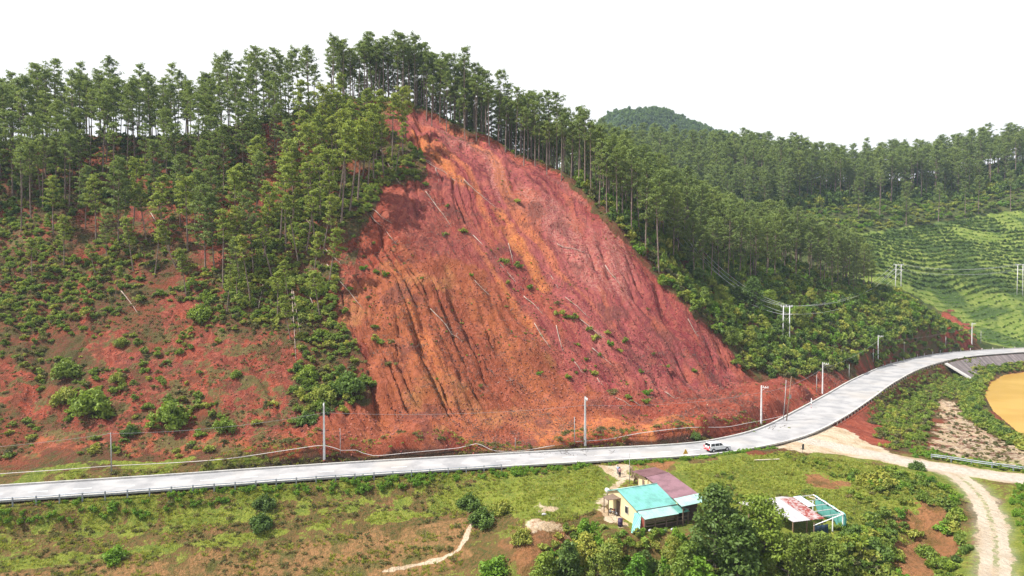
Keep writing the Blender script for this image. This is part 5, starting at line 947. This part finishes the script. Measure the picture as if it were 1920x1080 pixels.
# ---- foreground and other broadleaf trees
BT = [make_broad(1, M_DARKL, 10, 3.9, 46, 100), make_broad(2, M_BUSH, 7, 3.3, 34, 95, .2, .1), make_broad(3, M_BRIGHT, 5, 2.2, 22, 80, .22, .11), make_broad(4, M_BUSH, 6, 3.0, 30, 90), make_broad(5, M_DARKL, 6, 2.6, 28, 80)]
for a, b_, m, s_, lab in [(1342, 1065, 0, 1.05, 'tall dark green tree beside the purple roof, highest in the foreground'), (1432, 1062, 1, 1.32, 'rounded green tree in front of the shed roof'), (1385, 1095, 4, 1.4, 'dark tree between the two tallest foreground trees'), (1290, 1100, 3, .9, 'dark green tree below the farmhouse porch'), (1310, 1120, 2, 1.0, 'yellow-green tree at the bottom edge below the tall dark tree'), (1145, 1065, 3, .65, 'green tree left of the farmhouse porch'), (1205, 1085, 4, .6, 'small dark tree in front of the farmhouse porch'),
                      (1195, 1110, 2, .95, 'bright green tree at the bottom edge below the farmhouse'), (1065, 1095, 4, .9, 'green tree at the bottom edge left of the farmhouse'), (1100, 1060, 3, .75, 'leafy tree between the red bank and the farmhouse'), (1095, 1015, 2, .7, 'small bright tree on the slope left of the farmhouse'), (1262, 1062, 1, .55, 'small green tree under the porch roof edge'), (1480, 1100, 1, .95, 'green tree at the bottom edge below the shed'), (1140, 1100, 1, .8, 'dense tree at the bottom edge under the farmhouse'),
                      (1570, 1100, 3, .9, 'pale green tree at the bottom edge right of the shed'), (1530, 1075, 1, .7, 'small tree in front of the blue tarpaulin'), (1020, 1110, 3, .8, 'tree at the bottom edge by the red bank')]:
    h = hit(a, b_); e = thing('broadleaf_tree', lab, 'tree', (h[0], h[1], h[2] - .2), a, 'foreground trees'); e.scale = (s_,) * 3; tm, cm = BT[m]; link('trunk', tm, e); link('crown', cm, e)
for k, (a, b_, d, s_, m) in enumerate([(1340, 520, 190, .9, 1), (1375, 545, 196, 1.0, 4), (1400, 575, 196, 1.1, 0), (1440, 560, 212, 1.1, 1), (1425, 600, 196, .8, 2), (1350, 575, 182, .9, 1), (1310, 540, 180, .9, 3), (1465, 610, 203, 1.0, 4), (1300, 515, 190, 1.1, 4), (1395, 640, 178, .9, 3), (1500, 600, 215, 1.0, 1), (1540, 640, 205, .8, 2), (1520, 570, 232, .9, 3), (1360, 625, 172, .8, 1)]):
    x, y, _ = P(a + (12 if d < 200 else 0), b_, d + (12 if d < 200 else 0)); e = thing('broadleaf_tree', f'{ORD[k]} leafy tree counted from the left in the brush below the spur pines', 'tree', (x, y, TZ(x, y) - .2), k, 'leafy trees of the spur'); e.scale = (s_,) * 3; tm, cm = BT[m]; link('trunk', tm, e); link('crown', cm, e)

# ---- retaining slope by the pond
i0, i1 = idx_px(road, 1768, -5), idx_px(road, 2000, -5); b = MB(); e = thing('retaining_wall', 'grey concrete-faced embankment with a pale edge strip below the far road', 'retaining wall'); q = N('stained_concrete'); n1 = q.noise(.6, 4); sp = q.n('SeparateXYZ'); q.l(q.geo(), sp.inputs[0]); cb = q.n('CombineXYZ'); q.l(sp.outputs[0], cb.inputs[0]); n2 = q.noise(.8, 3, cb.outputs[0])
M_ST = q.prin(q.mix(q.rng(n2, .4, .6), q.mix(q.rng(n1, .4, .6), (.24, .20, .20), (.17, .145, .14)), (.10, .085, .085)), .9)
for i in range(i0, i1):
    A_, B_ = [road[j, :2] - sdr[j] * 6.6 for j in (i, i + 1)]; C_, D_ = [road[j, :2] - sdr[j] * 14.5 for j in (i, i + 1)]; b.slab([(*C_, -4.9), (*D_, -4.9), (*B_, -.15), (*A_, -.15)], .4)
b.build('concrete_face', M_ST, e); j = i0; u2 = road[j + 1, :2] - road[j, :2]; u2 /= np.linalg.norm(u2); A_ = road[j, :2] - sdr[j] * 6.4; C_ = road[j, :2] - sdr[j] * 14.8; MB().slab([(*(C_ - u2 * 1.6), -4.75), (*(C_ + u2 * .2), -4.75), (*(A_ + u2 * .2), 0.02), (*(A_ - u2 * 1.6), .02)], .5).build('edge_strip', paint('pale_concrete', (.5, .48, .46), .8), e)

# ================================================================ car
def car():
    h = Vector(PZ(1345, 845, .05)); yaw = rdir(h.x, h.y) ; e = thing('car', 'white estate car with a red-striped tail driving along the road toward the bend', 'car', tuple(h), yaw)
    BODY = paint('car_paint', (.72, .72, .74), .3, 0, .05, spec=.5); q = N('car_glass'); GL = q.prin((.015, .018, .02), .08, 0, None, .6); RB = paint('tyre_rubber', (.02, .02, .02), .9); RIM = paint('alloy', (.55, .55, .57), .35, .6); BL = paint('black_plastic', (.03, .03, .032), .7); RD = paint('tail_red', (.55, .02, .03), .35)
    L, Wd = 4.75, 1.82; b = MB()
    prof = [(-2.35, .42), (-2.38, .75), (-2.33, 1.02), (-2.2, 1.10), (1.0, 1.10), (1.15, 1.08), (2.0, .98), (2.3, .84), (2.38, .62), (2.34, .40), (1.95, .34), (1.9, .5), (1.75, .68), (1.5, .76), (1.25, .68), (1.1, .5), (1.05, .34), (-1.05, .34), (-1.1, .5), (-1.25, .68), (-1.5, .76), (-1.75, .68), (-1.9, .5), (-1.95, .38)]
    b.prism(prof, -Wd / 2, Wd / 2); b.build('body', BODY, e, bevel=.06)
    b = MB(); t = .74; lo = [(-2.25, -.86), (.98, -.86), (.98, .86), (-2.25, .86)]; up = [(-2.05, -t), (.25, -t), (.25, t), (-2.05, t)]; b.add([(x, y, 1.09) for x, y in lo] + [(x, y, 1.68) for x, y in up], [(0, 1, 5, 4), (1, 2, 6, 5), (2, 3, 7, 6), (3, 0, 4, 7), (4, 5, 6, 7)]); b.build('cabin', BODY, e, bevel=.05)
    for s_ in (-1, 1):
        def w(x0, x1, x2, x3): return [(x0, s_ * .862, 1.14), (x1, s_ * .862, 1.14), (x2, s_ * .765, 1.60), (x3, s_ * .765, 1.60)]
        for qd in (w(-2.02, -1.2, -1.2, -1.9), w(-1.08, -.28, -.28, -1.08), w(-.18, .72, .18, -.18)):
            v = [Vector(p) for p in qd]; n_ = (v[1] - v[0]).cross(v[3] - v[0]).normalized(); n_ = n_ if n_.y * s_ > 0 else -n_; b = MB(); b.add([p + n_ * .012 for p in v], [(0, 1, 2, 3)]); b.build('side_window', GL, e)
        MB().box(.55, .72, s_ * .90 - .1, s_ * .90 + .1, 1.12, 1.26).build('mirror', BODY, e, bevel=.02); MB().box(2.18, 2.36, s_ * .72 - .16, s_ * .72 + .16, .74, .88).build('headlight', PORC, e, bevel=.03); MB().box(-2.41, -2.28, s_ * .78 - .12, s_ * .78 + .12, .78, 1.14).build('tail_light', RD, e, bevel=.02)
        MB().box(-1.0, 1.0, s_ * .905 - .03, s_ * .905 + .03, .34, .47).build('side_skirt', BL, e)
        MB().tube([(-1.9, s_ * .6, 1.73), (.1, s_ * .6, 1.73)], .025, 6).build('roof_rail', BL, e)
    MB().add([(.99, -.72, 1.13), (.99, .72, 1.13), (.30, .64, 1.62), (.30, -.64, 1.62)], [(0, 1, 2, 3)]).build('windscreen', GL, e, loc=(.02, 0, .01)); MB().add([(-2.262, .74, 1.16), (-2.262, -.74, 1.16), (-2.10, -.66, 1.60), (-2.10, .66, 1.60)], [(0, 1, 2, 3)]).build('rear_window', GL, e, loc=(-.012, 0, 0))
    MB().box(-2.46, -2.30, -.86, .86, .42, .60).build('rear_bumper', RD, e, bevel=.04); MB().box(2.28, 2.43, -.86, .86, .36, .56).build('front_bumper', BL, e, bevel=.04); MB().box(-2.40, -2.372, -.62, .62, .66, .76).build('tailgate_stripe', RD, e); MB().box(-2.40, -2.372, -.62, .62, .84, .92).build('tailgate_stripe', RD, e)
    for x in (-1.5, 1.5):
        for s_ in (-1, 1):
            wh = MB().tube([(x, s_ * .70, .35), (x, s_ * .72, .35), (x, s_ * .90, .35), (x, s_ * .92, .35)], [.30, .35, .35, .30], 20).build('wheel', RB, e); MB().tube([(x, s_ * .905, .35), (x, s_ * .93, .35)], [.22, .19], 14).build('rim', RIM, wh)
car()

# ================================================================ farmhouse
def corr(name, col, axis='X', scale=9.0, wear=.3, rust=None):
    q = N(name); sp = q.n('SeparateXYZ'); q.l(q.obj(), sp.inputs[0]); wv = q.mth('SINE', q.mth('MULTIPLY', sp.outputs[axis], scale * 3.1)); n1 = q.noise(.8, 5, q.obj()); n2 = q.noise(5, 4, q.obj()); c0 = q.mix(q.rng(n1, .38, .66), col, tuple(x * (1 - wear) for x in col)); c0 = q.mix(q.rng(n2, .5, .72, 0, .5), c0, tuple(min(1, x * 1.15 + .03) for x in col))
    sl_ = q.mth('PINGPONG', sp.outputs[axis], .45); c0 = q.mix(q.rng(sl_, 0, .03, .35, 0), c0, tuple(x * .45 for x in col))
    if rust: c0 = q.mix(q.rng(q.noise(1.4, 6, q.obj(), .75), .46, .54), c0, rust)
    return q.prin(c0, .45, .15, q.bump(wv, .5, .03), .4)
TURQ = corr('turquoise_sheet', (.17, .45, .40)); TURQP = corr('pale_turquoise_sheet', (.36, .58, .53)); PURP = corr('purple_sheet', (.26, .145, .17), 'Y', 8); PURPD = corr('dull_purple_sheet', (.18, .095, .105), 'X', 8); WHS = corr('white_sheet', (.50, .47, .49), wear=.2); RUS = corr('rusty_sheet', (.48, .38, .37), rust=(.26, .045, .032))
CREAM = paint('cream_render', (.66, .54, .32), .85, wear=.2, scale=1.2); PLANK = paint('dark_planks', (.085, .06, .048), .9, wear=.5, scale=5); TIMB = paint('timber', (.17, .12, .09), .9, wear=.4); REDB = paint('brick_red', (.28, .07, .05), .9); BLK = paint('dark_opening', (.02, .02, .022), .8); WFR = paint('window_frame', (.5, .48, .42), .7); BLUT = paint('blue_tarpaulin', (.02, .045, .075), .5); TEAL = paint('teal_tarpaulin', (.12, .36, .33), .5, wear=.3, scale=1.5); SOILW = paint('pale_sack', (.42, .41, .43), .8)
GZ = -1.5
o0 = PZ(1157, 918, 2.2); yaw = R(23); e = thing('farmhouse', 'cream farmhouse with a turquoise metal roof and a timber porch', 'house', (o0[0], o0[1], GZ), yaw)
# local: x along the ridge 0..6.7, ridge y=0, front eave y=-4.9, back eave y=+3.2
b = MB(); b.add([(.3, -4.6, 0), (6.5, -4.6, 0), (6.5, 2.9, 0), (.3, 2.9, 0), (.3, -4.6, 2.34), (6.5, -4.6, 2.34), (6.5, 2.9, 2.5), (.3, 2.9, 2.5), (.3, 0, 3.5), (6.5, 0, 3.5)], [(0, 1, 5, 4), (2, 3, 7, 6), (1, 2, 6, 9, 5), (3, 0, 4, 8, 7), (4, 5, 9, 8), (6, 7, 8, 9)]); b.build('wall', CREAM, e)
b = MB(); b.slab([(0, -5.0, 2.33), (6.75, -5.0, 2.33), (6.75, .02, 3.72), (0, .02, 3.72)], .07); rf = b.build('roof', TURQ, e); MB().slab([(0, 0.0, 3.715), (6.75, 0.0, 3.715), (6.75, 3.3, 2.55), (0, 3.3, 2.55)], .07).build('rear_slope', TURQ, rf); MB().tube([(-.05, 0.01, 3.75), (6.8, 0.01, 3.75)], .09, 8).build('ridge_cap', TURQP, rf); MB().box(0, 6.75, -5.06, -5.0, 2.2, 2.34).build('fascia', STEEL, rf)
w = MB().box(.22, .3, -2.6, -1.7, .9, 2.0).build('window', WFR, e); MB().box(.20, .225, -2.5, -1.8, 1.0, 1.9).build('pane', BLK, w); MB().box(.2, .3, -.4, .5, 0, 2.0).build('door', TIMB, e)
b = MB(); b.slab([(.1, -6.9, 1.75), (5.6, -6.9, 1.75), (5.6, -5.02, 2.22), (.1, -5.02, 2.22)], .06); b.build('porch_roof', TURQP, e); MB().slab([(5.62, -6.6, 1.72), (7.6, -6.6, 1.72), (7.0, -4.6, 2.30), (5.62, -5.0, 2.2)], .06).build('porch_roof', TURQ, e)
for x in (.25, 1.9, 3.7, 5.5, 7.3): MB().box(x - .07, x + .07, -6.7, -6.56, -.6, 1.72).build('porch_post', TIMB, e)
MB().box(.3, 7.2, -6.62, -6.56, .55, .68).box(.3, 7.2, -6.63, -6.57, 1.05, 1.15).build('porch_rail', TIMB, e); MB().box(1.95, 6.5, -6.5, -6.42, -.7, .5).build('plank_wall', PLANK, e); MB().box(.2, .28, -6.5, -4.62, -.3, 1.65).build('plank_wall', REDB, e); MB().box(6.9, 7.0, -6.4, -4.4, -.6, 2.0).build('plank_wall', PLANK, e)
MB().slab([(-1.9, -6.6, .15), (-1.0, -7.2, .15), (.5, -5.4, 2.0), (-.3, -4.9, 2.1)], .04).build('turquoise_awning', TURQ, e)
MB().slab([(-1.4, .2, 2.3), (.28, -.6, 2.6), (.28, 1.6, 2.6), (-1.3, 1.8, 2.3)], .06).build('side_canopy', TIMB, e); MB().box(-1.25, -1.15, .3, .4, 0, 2.28).box(-1.2, -1.1, 1.6, 1.7, 0, 2.28).build('canopy_post', TIMB, e)
MB().slab([(7.1, -6.2, 1.5), (8.3, -5.6, 1.6), (7.9, -4.6, 2.2), (7.0, -4.9, 2.2)], .05).build('white_sheet', WHS, e)
# long house
a0 = Vector(PZ(1277, 946, 1.5)); a1 = Vector(PZ(1183, 881, 1.5)); p210 = Vector(PZ(1210, 893, 1.5)); ax_ = (p210 - a0); yaw2 = math.atan2(ax_.y, ax_.x) - math.pi / 2; LL = 17.2
e = thing('long_house', 'long cream house with a narrow purple-brown metal roof behind the turquoise roof', 'house', (a0.x, a0.y, GZ), yaw2)
# local: y runs away from the camera, x to the right, left eave at x=0 z=3, right at x=3.6 z=3.5
def rz_(x): return 2.95 + x * .14
MB().slab([(0, 2.3, rz_(0)), (3.75, 2.3, rz_(3.75)), (3.75, 12.6, rz_(3.75)), (0, 12.6, rz_(0))], .07).build('roof', PURP, e); MB().slab([(-.15, 12.62, rz_(0) + .02), (3.6, 12.62, rz_(3.75) + .02), (3.2, 16.6, rz_(3.75) - .3), (-.6, 17.0, rz_(0) - .35)], .07).build('roof', PURPD, e); MB().slab([(-.05, -.3, rz_(0) - .12), (3.85, -.3, rz_(3.75) - .12), (3.8, 2.34, rz_(3.75) + .08), (0, 2.34, rz_(0) + .08)], .06).build('porch_roof', TURQP, e)
b = MB(); b.box(.35, 3.4, 2.0, 12.4, 0, 2.86); b.box(.2, 3.1, 12.4, 16.2, 0, 2.5); b.build('wall', CREAM, e)
for y in (4.2, 7.2, 10.2): w = MB().box(.30, .36, y, y + .9, 1.0, 2.0).build('window', WFR, e); MB().box(.285, .305, y + .08, y + .82, 1.08, 1.92).build('pane', BLK, w)
for y in (5.7, 8.7, 13.6): MB().box(.14 if y > 12 else .29, .36, y, y + .85, 0, 2.05).build('door', TIMB, e)
for x in (.3, 3.5): MB().box(x - .07, x + .07, -.1, .04, -1, rz_(x) - .25).build('porch_post', TIMB, e)
MB().box(.5, 3.3, 1.85, 1.98, -.6, 2.7).build('plank_wall', PLANK, e); MB().box(.35, 3.45, -.05, 2.0, -1, -.02).build('porch_floor', TIMB, e)
# yard things
def yp(px, py, z=GZ): x, y, _ = PZ(px, py, z); return (x, y, TZ(x, y))
b0 = yp(1192, 910)
for k, (px, py) in enumerate([(1184, 898), (1187, 904), (1190, 910), (1195, 906), (1199, 911)]):
    p = yp(px, py); e = thing('timber_stack', f'{ORD[k]} rough timber trestle counted from the left, leaning in the yard behind the turquoise roof', 'timber', p, k * .7, 'timber trestles in the yard')
    for j in range(5): MB().tube([(random.uniform(-.5, .5), random.uniform(-.4, .4), -.05), (random.uniform(-.5, .5), random.uniform(-.4, .4), random.uniform(.9, 1.7))], .06, 6).build('pole', WOODP, e)
p = yp(1150, 965); e = thing('motorbike', 'reddish brown motorbike parked by the cream gable wall', 'motorbike', p, R(-50)); RBK = paint('bike_red', (.25, .05, .02), .4)
for x in (-.6, .6):
    wv = MB(); k = 16
    for j in range(k): a = 2 * math.pi * j / k; a2 = 2 * math.pi * (j + 1) / k; wv.tube([(x + .26 * math.cos(a), 0, .3 + .26 * math.sin(a)), (x + .26 * math.cos(a2), 0, .3 + .26 * math.sin(a2))], .05, 6, False)
    wo_ = wv.build('wheel', BLK, e); MB().tube([(x, -.04, .3), (x, .04, .3)], .2, 10).build('rim', STEEL, wo_)
MB().tube([(.6, 0, .3), (.42, 0, .95)], .04, 6).tube([(-.6, 0, .3), (-.1, 0, .42), (.35, 0, .5), (.42, 0, .85)], .06, 6).build('frame', STEEL, e); MB().tube([(-.65, 0, .74), (-.3, 0, .74), (.0, 0, .72)], [.09, .13, .1], 8).build('seat', BLK, e); MB().tube([(-.05, 0, .7), (.15, 0, .78), (.4, 0, .7)], [.1, .16, .07], 8).build('fuel_tank', RBK, e); MB().tube([(.35, -.32, 1.02), (.42, 0, .95), (.35, .32, 1.02)], .025, 6).build('handlebar', STEEL, e); MB().box(-.12, .22, -.13, .13, .3, .56).build('engine', STEEL, e, bevel=.04)
e = thing('satellite_dish', 'round white dish beside the cream gable of the farmhouse', 'dish', yp(1138, 938), R(-30)); MB().tube([(0, 0, -.2), (0, 0, 1.3)], .04, 6).build('post', STEEL, e); MB().tube([(0, .2, 1.45), (0, .08, 1.42), (0, 0, 1.4), (0, -.16, 1.36)], [.45, .40, .2, .03], 18, False).build('dish', WH, e)
for k, (px, py, lab, mt, s_) in enumerate([(1163, 988, 'dark purple drum at the corner of the farmhouse porch', paint('purple_drum', (.05, .03, .07), .5), 1.0), (1098, 1012, 'white ribbed water tank in the brush left of the farmhouse', WH, 1.15)]):
    e = thing('drum', lab, 'drum', yp(px, py, -1.6 if k == 0 else -2.6), 0); b = MB(); b.tube([(0, 0, 0), (0, 0, .3), (0, 0, .32), (0, 0, .36), (0, 0, .6), (0, 0, .62), (0, 0, .66), (0, 0, 1.0)], [.33, .33, .36, .33, .33, .36, .33, .33], 16); b.build('shell', mt, e); MB().tube([(0, 0, 1.0), (0, 0, 1.04), (0, 0, 1.08)], [.34, .34, .12], 16).build('lid', mt, e); e.scale = (s_,) * 3
for k, (px, py, lab) in enumerate([(1220, 1000, 'pale sack beneath the middle of the porch'), (1246, 1000, 'pale sack below the right porch post'), (1262, 998, 'pale sack at the right corner of the porch'), (1020, 965, 'white sack at the head of the footpath')]):
    p = yp(px, py, -1.7); e = MB().tube([(-.32, 0, .14), (-.26, 0, .16), (0, .02, .20), (.25, 0, .17), (.33, .03, .15)], [.06, .15, .20, .16, .07], 9).build('sack', SOILW, None, p); tag(e, lab, 'sack', 'pale sacks around the farmhouse')
e = MB().box(-1.3, 1.3, -.6, .6, .1, .18).build('sheet_panel', WOODP, None, yp(1105, 976, -1.4), (R(8), R(-6), R(-25))); tag(e, 'grey board lying in the grass left of the farmhouse', 'board')
# ---- shed
s0 = Vector(PZ(1423, 941, .9)); s1 = Vector(PZ(1486, 933, .9)); yaw3 = math.atan2(s1.y - s0.y, s1.x - s0.x); e = thing('shed', 'open shed with a white sheet roof partly rusted red and a bare roof frame', 'shed', (s0.x, s0.y, -2.0), yaw3); rw = (s1 - s0).length
b = MB(); b.slab([(.9, -5.9, 2.05), (rw * .62, -6.0, 2.05), (rw * .62, 0, 2.95), (-.1, 0, 2.95)], .06); rf = b.build('roof', WHS, e); MB().slab([(rw * .625, -6.0, 2.06), (rw + .1, -6.1, 2.06), (rw + .05, 0, 2.96), (rw * .625, 0, 2.96)], .06).build('rusty_roof_sheets', RUS, e); MB().slab([(-.1, .0, 2.94), (rw, 0, 2.94), (rw - .2, 1.9, 2.5), (-1.9, 1.9, 2.45)], .06).build('roof', WHS, e); MB().slab([(-2.0, -.4, 2.55), (-.12, -.2, 2.92), (-.12, .1, 2.93), (-2.0, 1.8, 2.45)], .05).build('roof', WHS, e)
for x, y in ((1.0, -5.7), (rw * .55, -5.8), (rw - .05, -5.8), (-.1, -.1), (rw, -.2), (-1.8, 1.6), (rw - .2, 1.7), (-1.8, -.2)): MB().box(x - .07, x + .07, y - .07, y + .07, -1.2, 2.35 if y > -1 else 1.98).build('post', WOODP, e)
MB().box(.9, rw, 1.55, 1.62, 0, 2.2).build('back_wall', PLANK, e); fx0 = rw + .15
for k, y in enumerate((-5.6, -4.2, -2.8, -1.4, 0.0)): MB().box(fx0, fx0 + 3.6, y - .035, y + .035, 2.02 + (y + 6) * .14, 2.1 + (y + 6) * .14).build('roof_beam', POLEW, e)
MB().slab([(fx0 + 3.5, -5.7, 2.14), (fx0 + 3.62, -5.7, 2.14), (fx0 + 3.62, .1, 2.96), (fx0 + 3.5, .1, 2.96)], .1).slab([(fx0 - 2.6, -7.0, 1.70), (fx0 + 3.6, -5.72, 2.12), (fx0 + 3.6, -5.6, 2.14), (fx0 - 2.6, -6.9, 1.72)], .08).build('roof_beam', WH, e)
for x, y in ((fx0 + 3.5, -5.6), (fx0 + 3.5, 0), (fx0 + 1.4, -6.0), (fx0 - 2.5, -6.9)): MB().box(x - .06, x + .06, y - .06, y + .06, -1.5, 2.0).build('post', WH if x > fx0 else WOODP, e)
b = MB(); vs_ = []; kx, kz = 10, 6
for j in range(kz + 1):
    for i in range(kx + 1): t = i / kx; z = 2.1 + t * .8 - j / kz * (2.4 + .3 * math.sin(i)); vs_.append((fx0 + 3.72 + .14 * math.sin(i * 2.1 + j * .8) + .03 * j, -5.8 + t * 5.6, z))
b.add(vs_, [(j * (kx + 1) + i, j * (kx + 1) + i + 1, (j + 1) * (kx + 1) + i + 1, (j + 1) * (kx + 1) + i) for j in range(kz) for i in range(kx)], True); o = b.build('side_sheet', TEAL, e); sm = o.modifiers.new('thickness', 'SOLIDIFY'); sm.thickness = .03
b = MB(); vs_ = [(fx0 - 2.5 + i * .28, -6.95 + .08 * math.sin(i * 1.9 + j), 1.6 - j * .55) for j in range(6) for i in range(9)]; b.add(vs_, [(j * 9 + i, j * 9 + i + 1, (j + 1) * 9 + i + 1, (j + 1) * 9 + i) for j in range(5) for i in range(8)], True); o = b.build('side_sheet', BLUT, e); sm = o.modifiers.new('thickness', 'SOLIDIFY'); sm.thickness = .03
# plastic sheet over the first bay and a plank in the grass
MB().slab([(fx0, -3.0, 2.56), (fx0 + 1.3, -2.9, 2.58), (fx0 + 1.3, .1, 3.0), (fx0, .1, 3.0)], .03).build('roof_cover', paint('pale_plastic', (.5, .56, .62), .4), e)
e = MB().box(-1.3, 1.3, -.1, .1, .05, .15).build('plank', paint('pale_plank', (.6, .52, .4), .8), None, yp(1515, 942, -1.6), (0, 0, R(-50))); tag(e, 'pale plank lying in the grass beyond the shed', 'plank')
e = MB().box(-2.3, 2.3, -.12, .12, .08, .2).build('plank', paint('pale_plank', (.6, .52, .4), .8), None, yp(1438, 873, -.6), (0, 0, R(8))); tag(e, 'long pale plank lying in the meadow near the road', 'plank')
# ================================================================ people
def person(px, py, lab, top, trous, hair, rz, s_=1.0):
    p = yp(px, py, -.9); e = thing('person', lab, 'person', p, rz, 'people in the yard'); e.scale = (s_,) * 3
    J = {'pel': (0, 0, .93, .145), 'wai': (0, 0, 1.08, .13), 'che': (0, -.01, 1.30, .155), 'nek': (0, 0, 1.46, .06), 'hd0': (0, -.01, 1.56, .085), 'hd1': (0, -.01, 1.68, .088)}
    for s2, n_ in ((1, 'l'), (-1, 'r')): J.update({n_ + 'sh': (s2 * .19, 0, 1.40, .065), n_ + 'el': (s2 * .25, .02, 1.13, .045), n_ + 'wr': (s2 * .27, -.04, .90, .03), n_ + 'ha': (s2 * .27, -.06, .80, .035), n_ + 'hi': (s2 * .09, 0, .86, .095), n_ + 'kn': (s2 * .10, -.02 * s2, .48, .06), n_ + 'an': (s2 * .11, .03 * s2, .09, .04), n_ + 'to': (s2 * .12, -.13, .03, .035)})
    nm = list(J); ed = [('pel', 'wai'), ('wai', 'che'), ('che', 'nek'), ('nek', 'hd0'), ('hd0', 'hd1')] + [(a + x, a + y) for a in 'lr' for x, y in (('sh', 'el'), ('el', 'wr'), ('wr', 'ha'), ('hi', 'kn'), ('kn', 'an'), ('an', 'to'))] + [('che', a + 'sh') for a in 'lr'] + [('pel', a + 'hi') for a in 'lr']
    me = bpy.data.meshes.new('body'); me.from_pydata([J[n_][:3] for n_ in nm], [(nm.index(a), nm.index(b_)) for a, b_ in ed], []); o = link('body', me, e); SK = paint('skin', (.35, .2, .13), .6); me.materials.append(SK); o.modifiers.new('skin', 'SKIN'); 
    for i, n_ in enumerate(nm): me.skin_vertices[0].data[i].radius = (J[n_][3], J[n_][3]); me.skin_vertices[0].data[i].use_root = (n_ == 'pel')
    sb = o.modifiers.new('smooth', 'SUBSURF'); sb.levels = sb.render_levels = 1
    MB().tube([(0, 0, .90), (0, 0, 1.05), (0, -.01, 1.25), (0, 0, 1.38), (0, 0, 1.46)], [.19, .175, .20, .19, .08], 12).tube([(.17, 0, 1.41), (.26, .02, 1.14)], [.085, .065], 8).tube([(-.17, 0, 1.41), (-.26, .02, 1.14)], [.085, .065], 8).build('shirt', top, e)
    b = MB(); b.tube([(0, 0, .82), (0, 0, .98)], [.17, .185], 12)
    for s2 in (1, -1): b.tube([(s2 * .09, 0, .90), (s2 * .10, -.02 * s2, .48), (s2 * .11, .03 * s2, .1)], [.115, .085, .065], 8)
    b.build('trousers', trous, e); MB().tube([(0, .02, 1.56), (0, .025, 1.66), (0, .02, 1.74), (0, .02, 1.79)], [.09, .115, .10, .03], 12).build('hair', hair, e)
HAIR = paint('hair', (.015, .012, .01), .6)
person(1162, 896, 'person in a pink shirt and dark trousers standing in the sandy yard', paint('pink_shirt', (.6, .32, .34), .9), paint('dark_trousers', (.03, .03, .04), .9), HAIR, R(200))
person(1158.5, 892, 'smaller person in a pale blue shirt beside the one in pink', paint('blue_shirt', (.35, .42, .6), .9), paint('grey_trousers', (.25, .25, .3), .9), HAIR, R(160), .85)

build_haze()
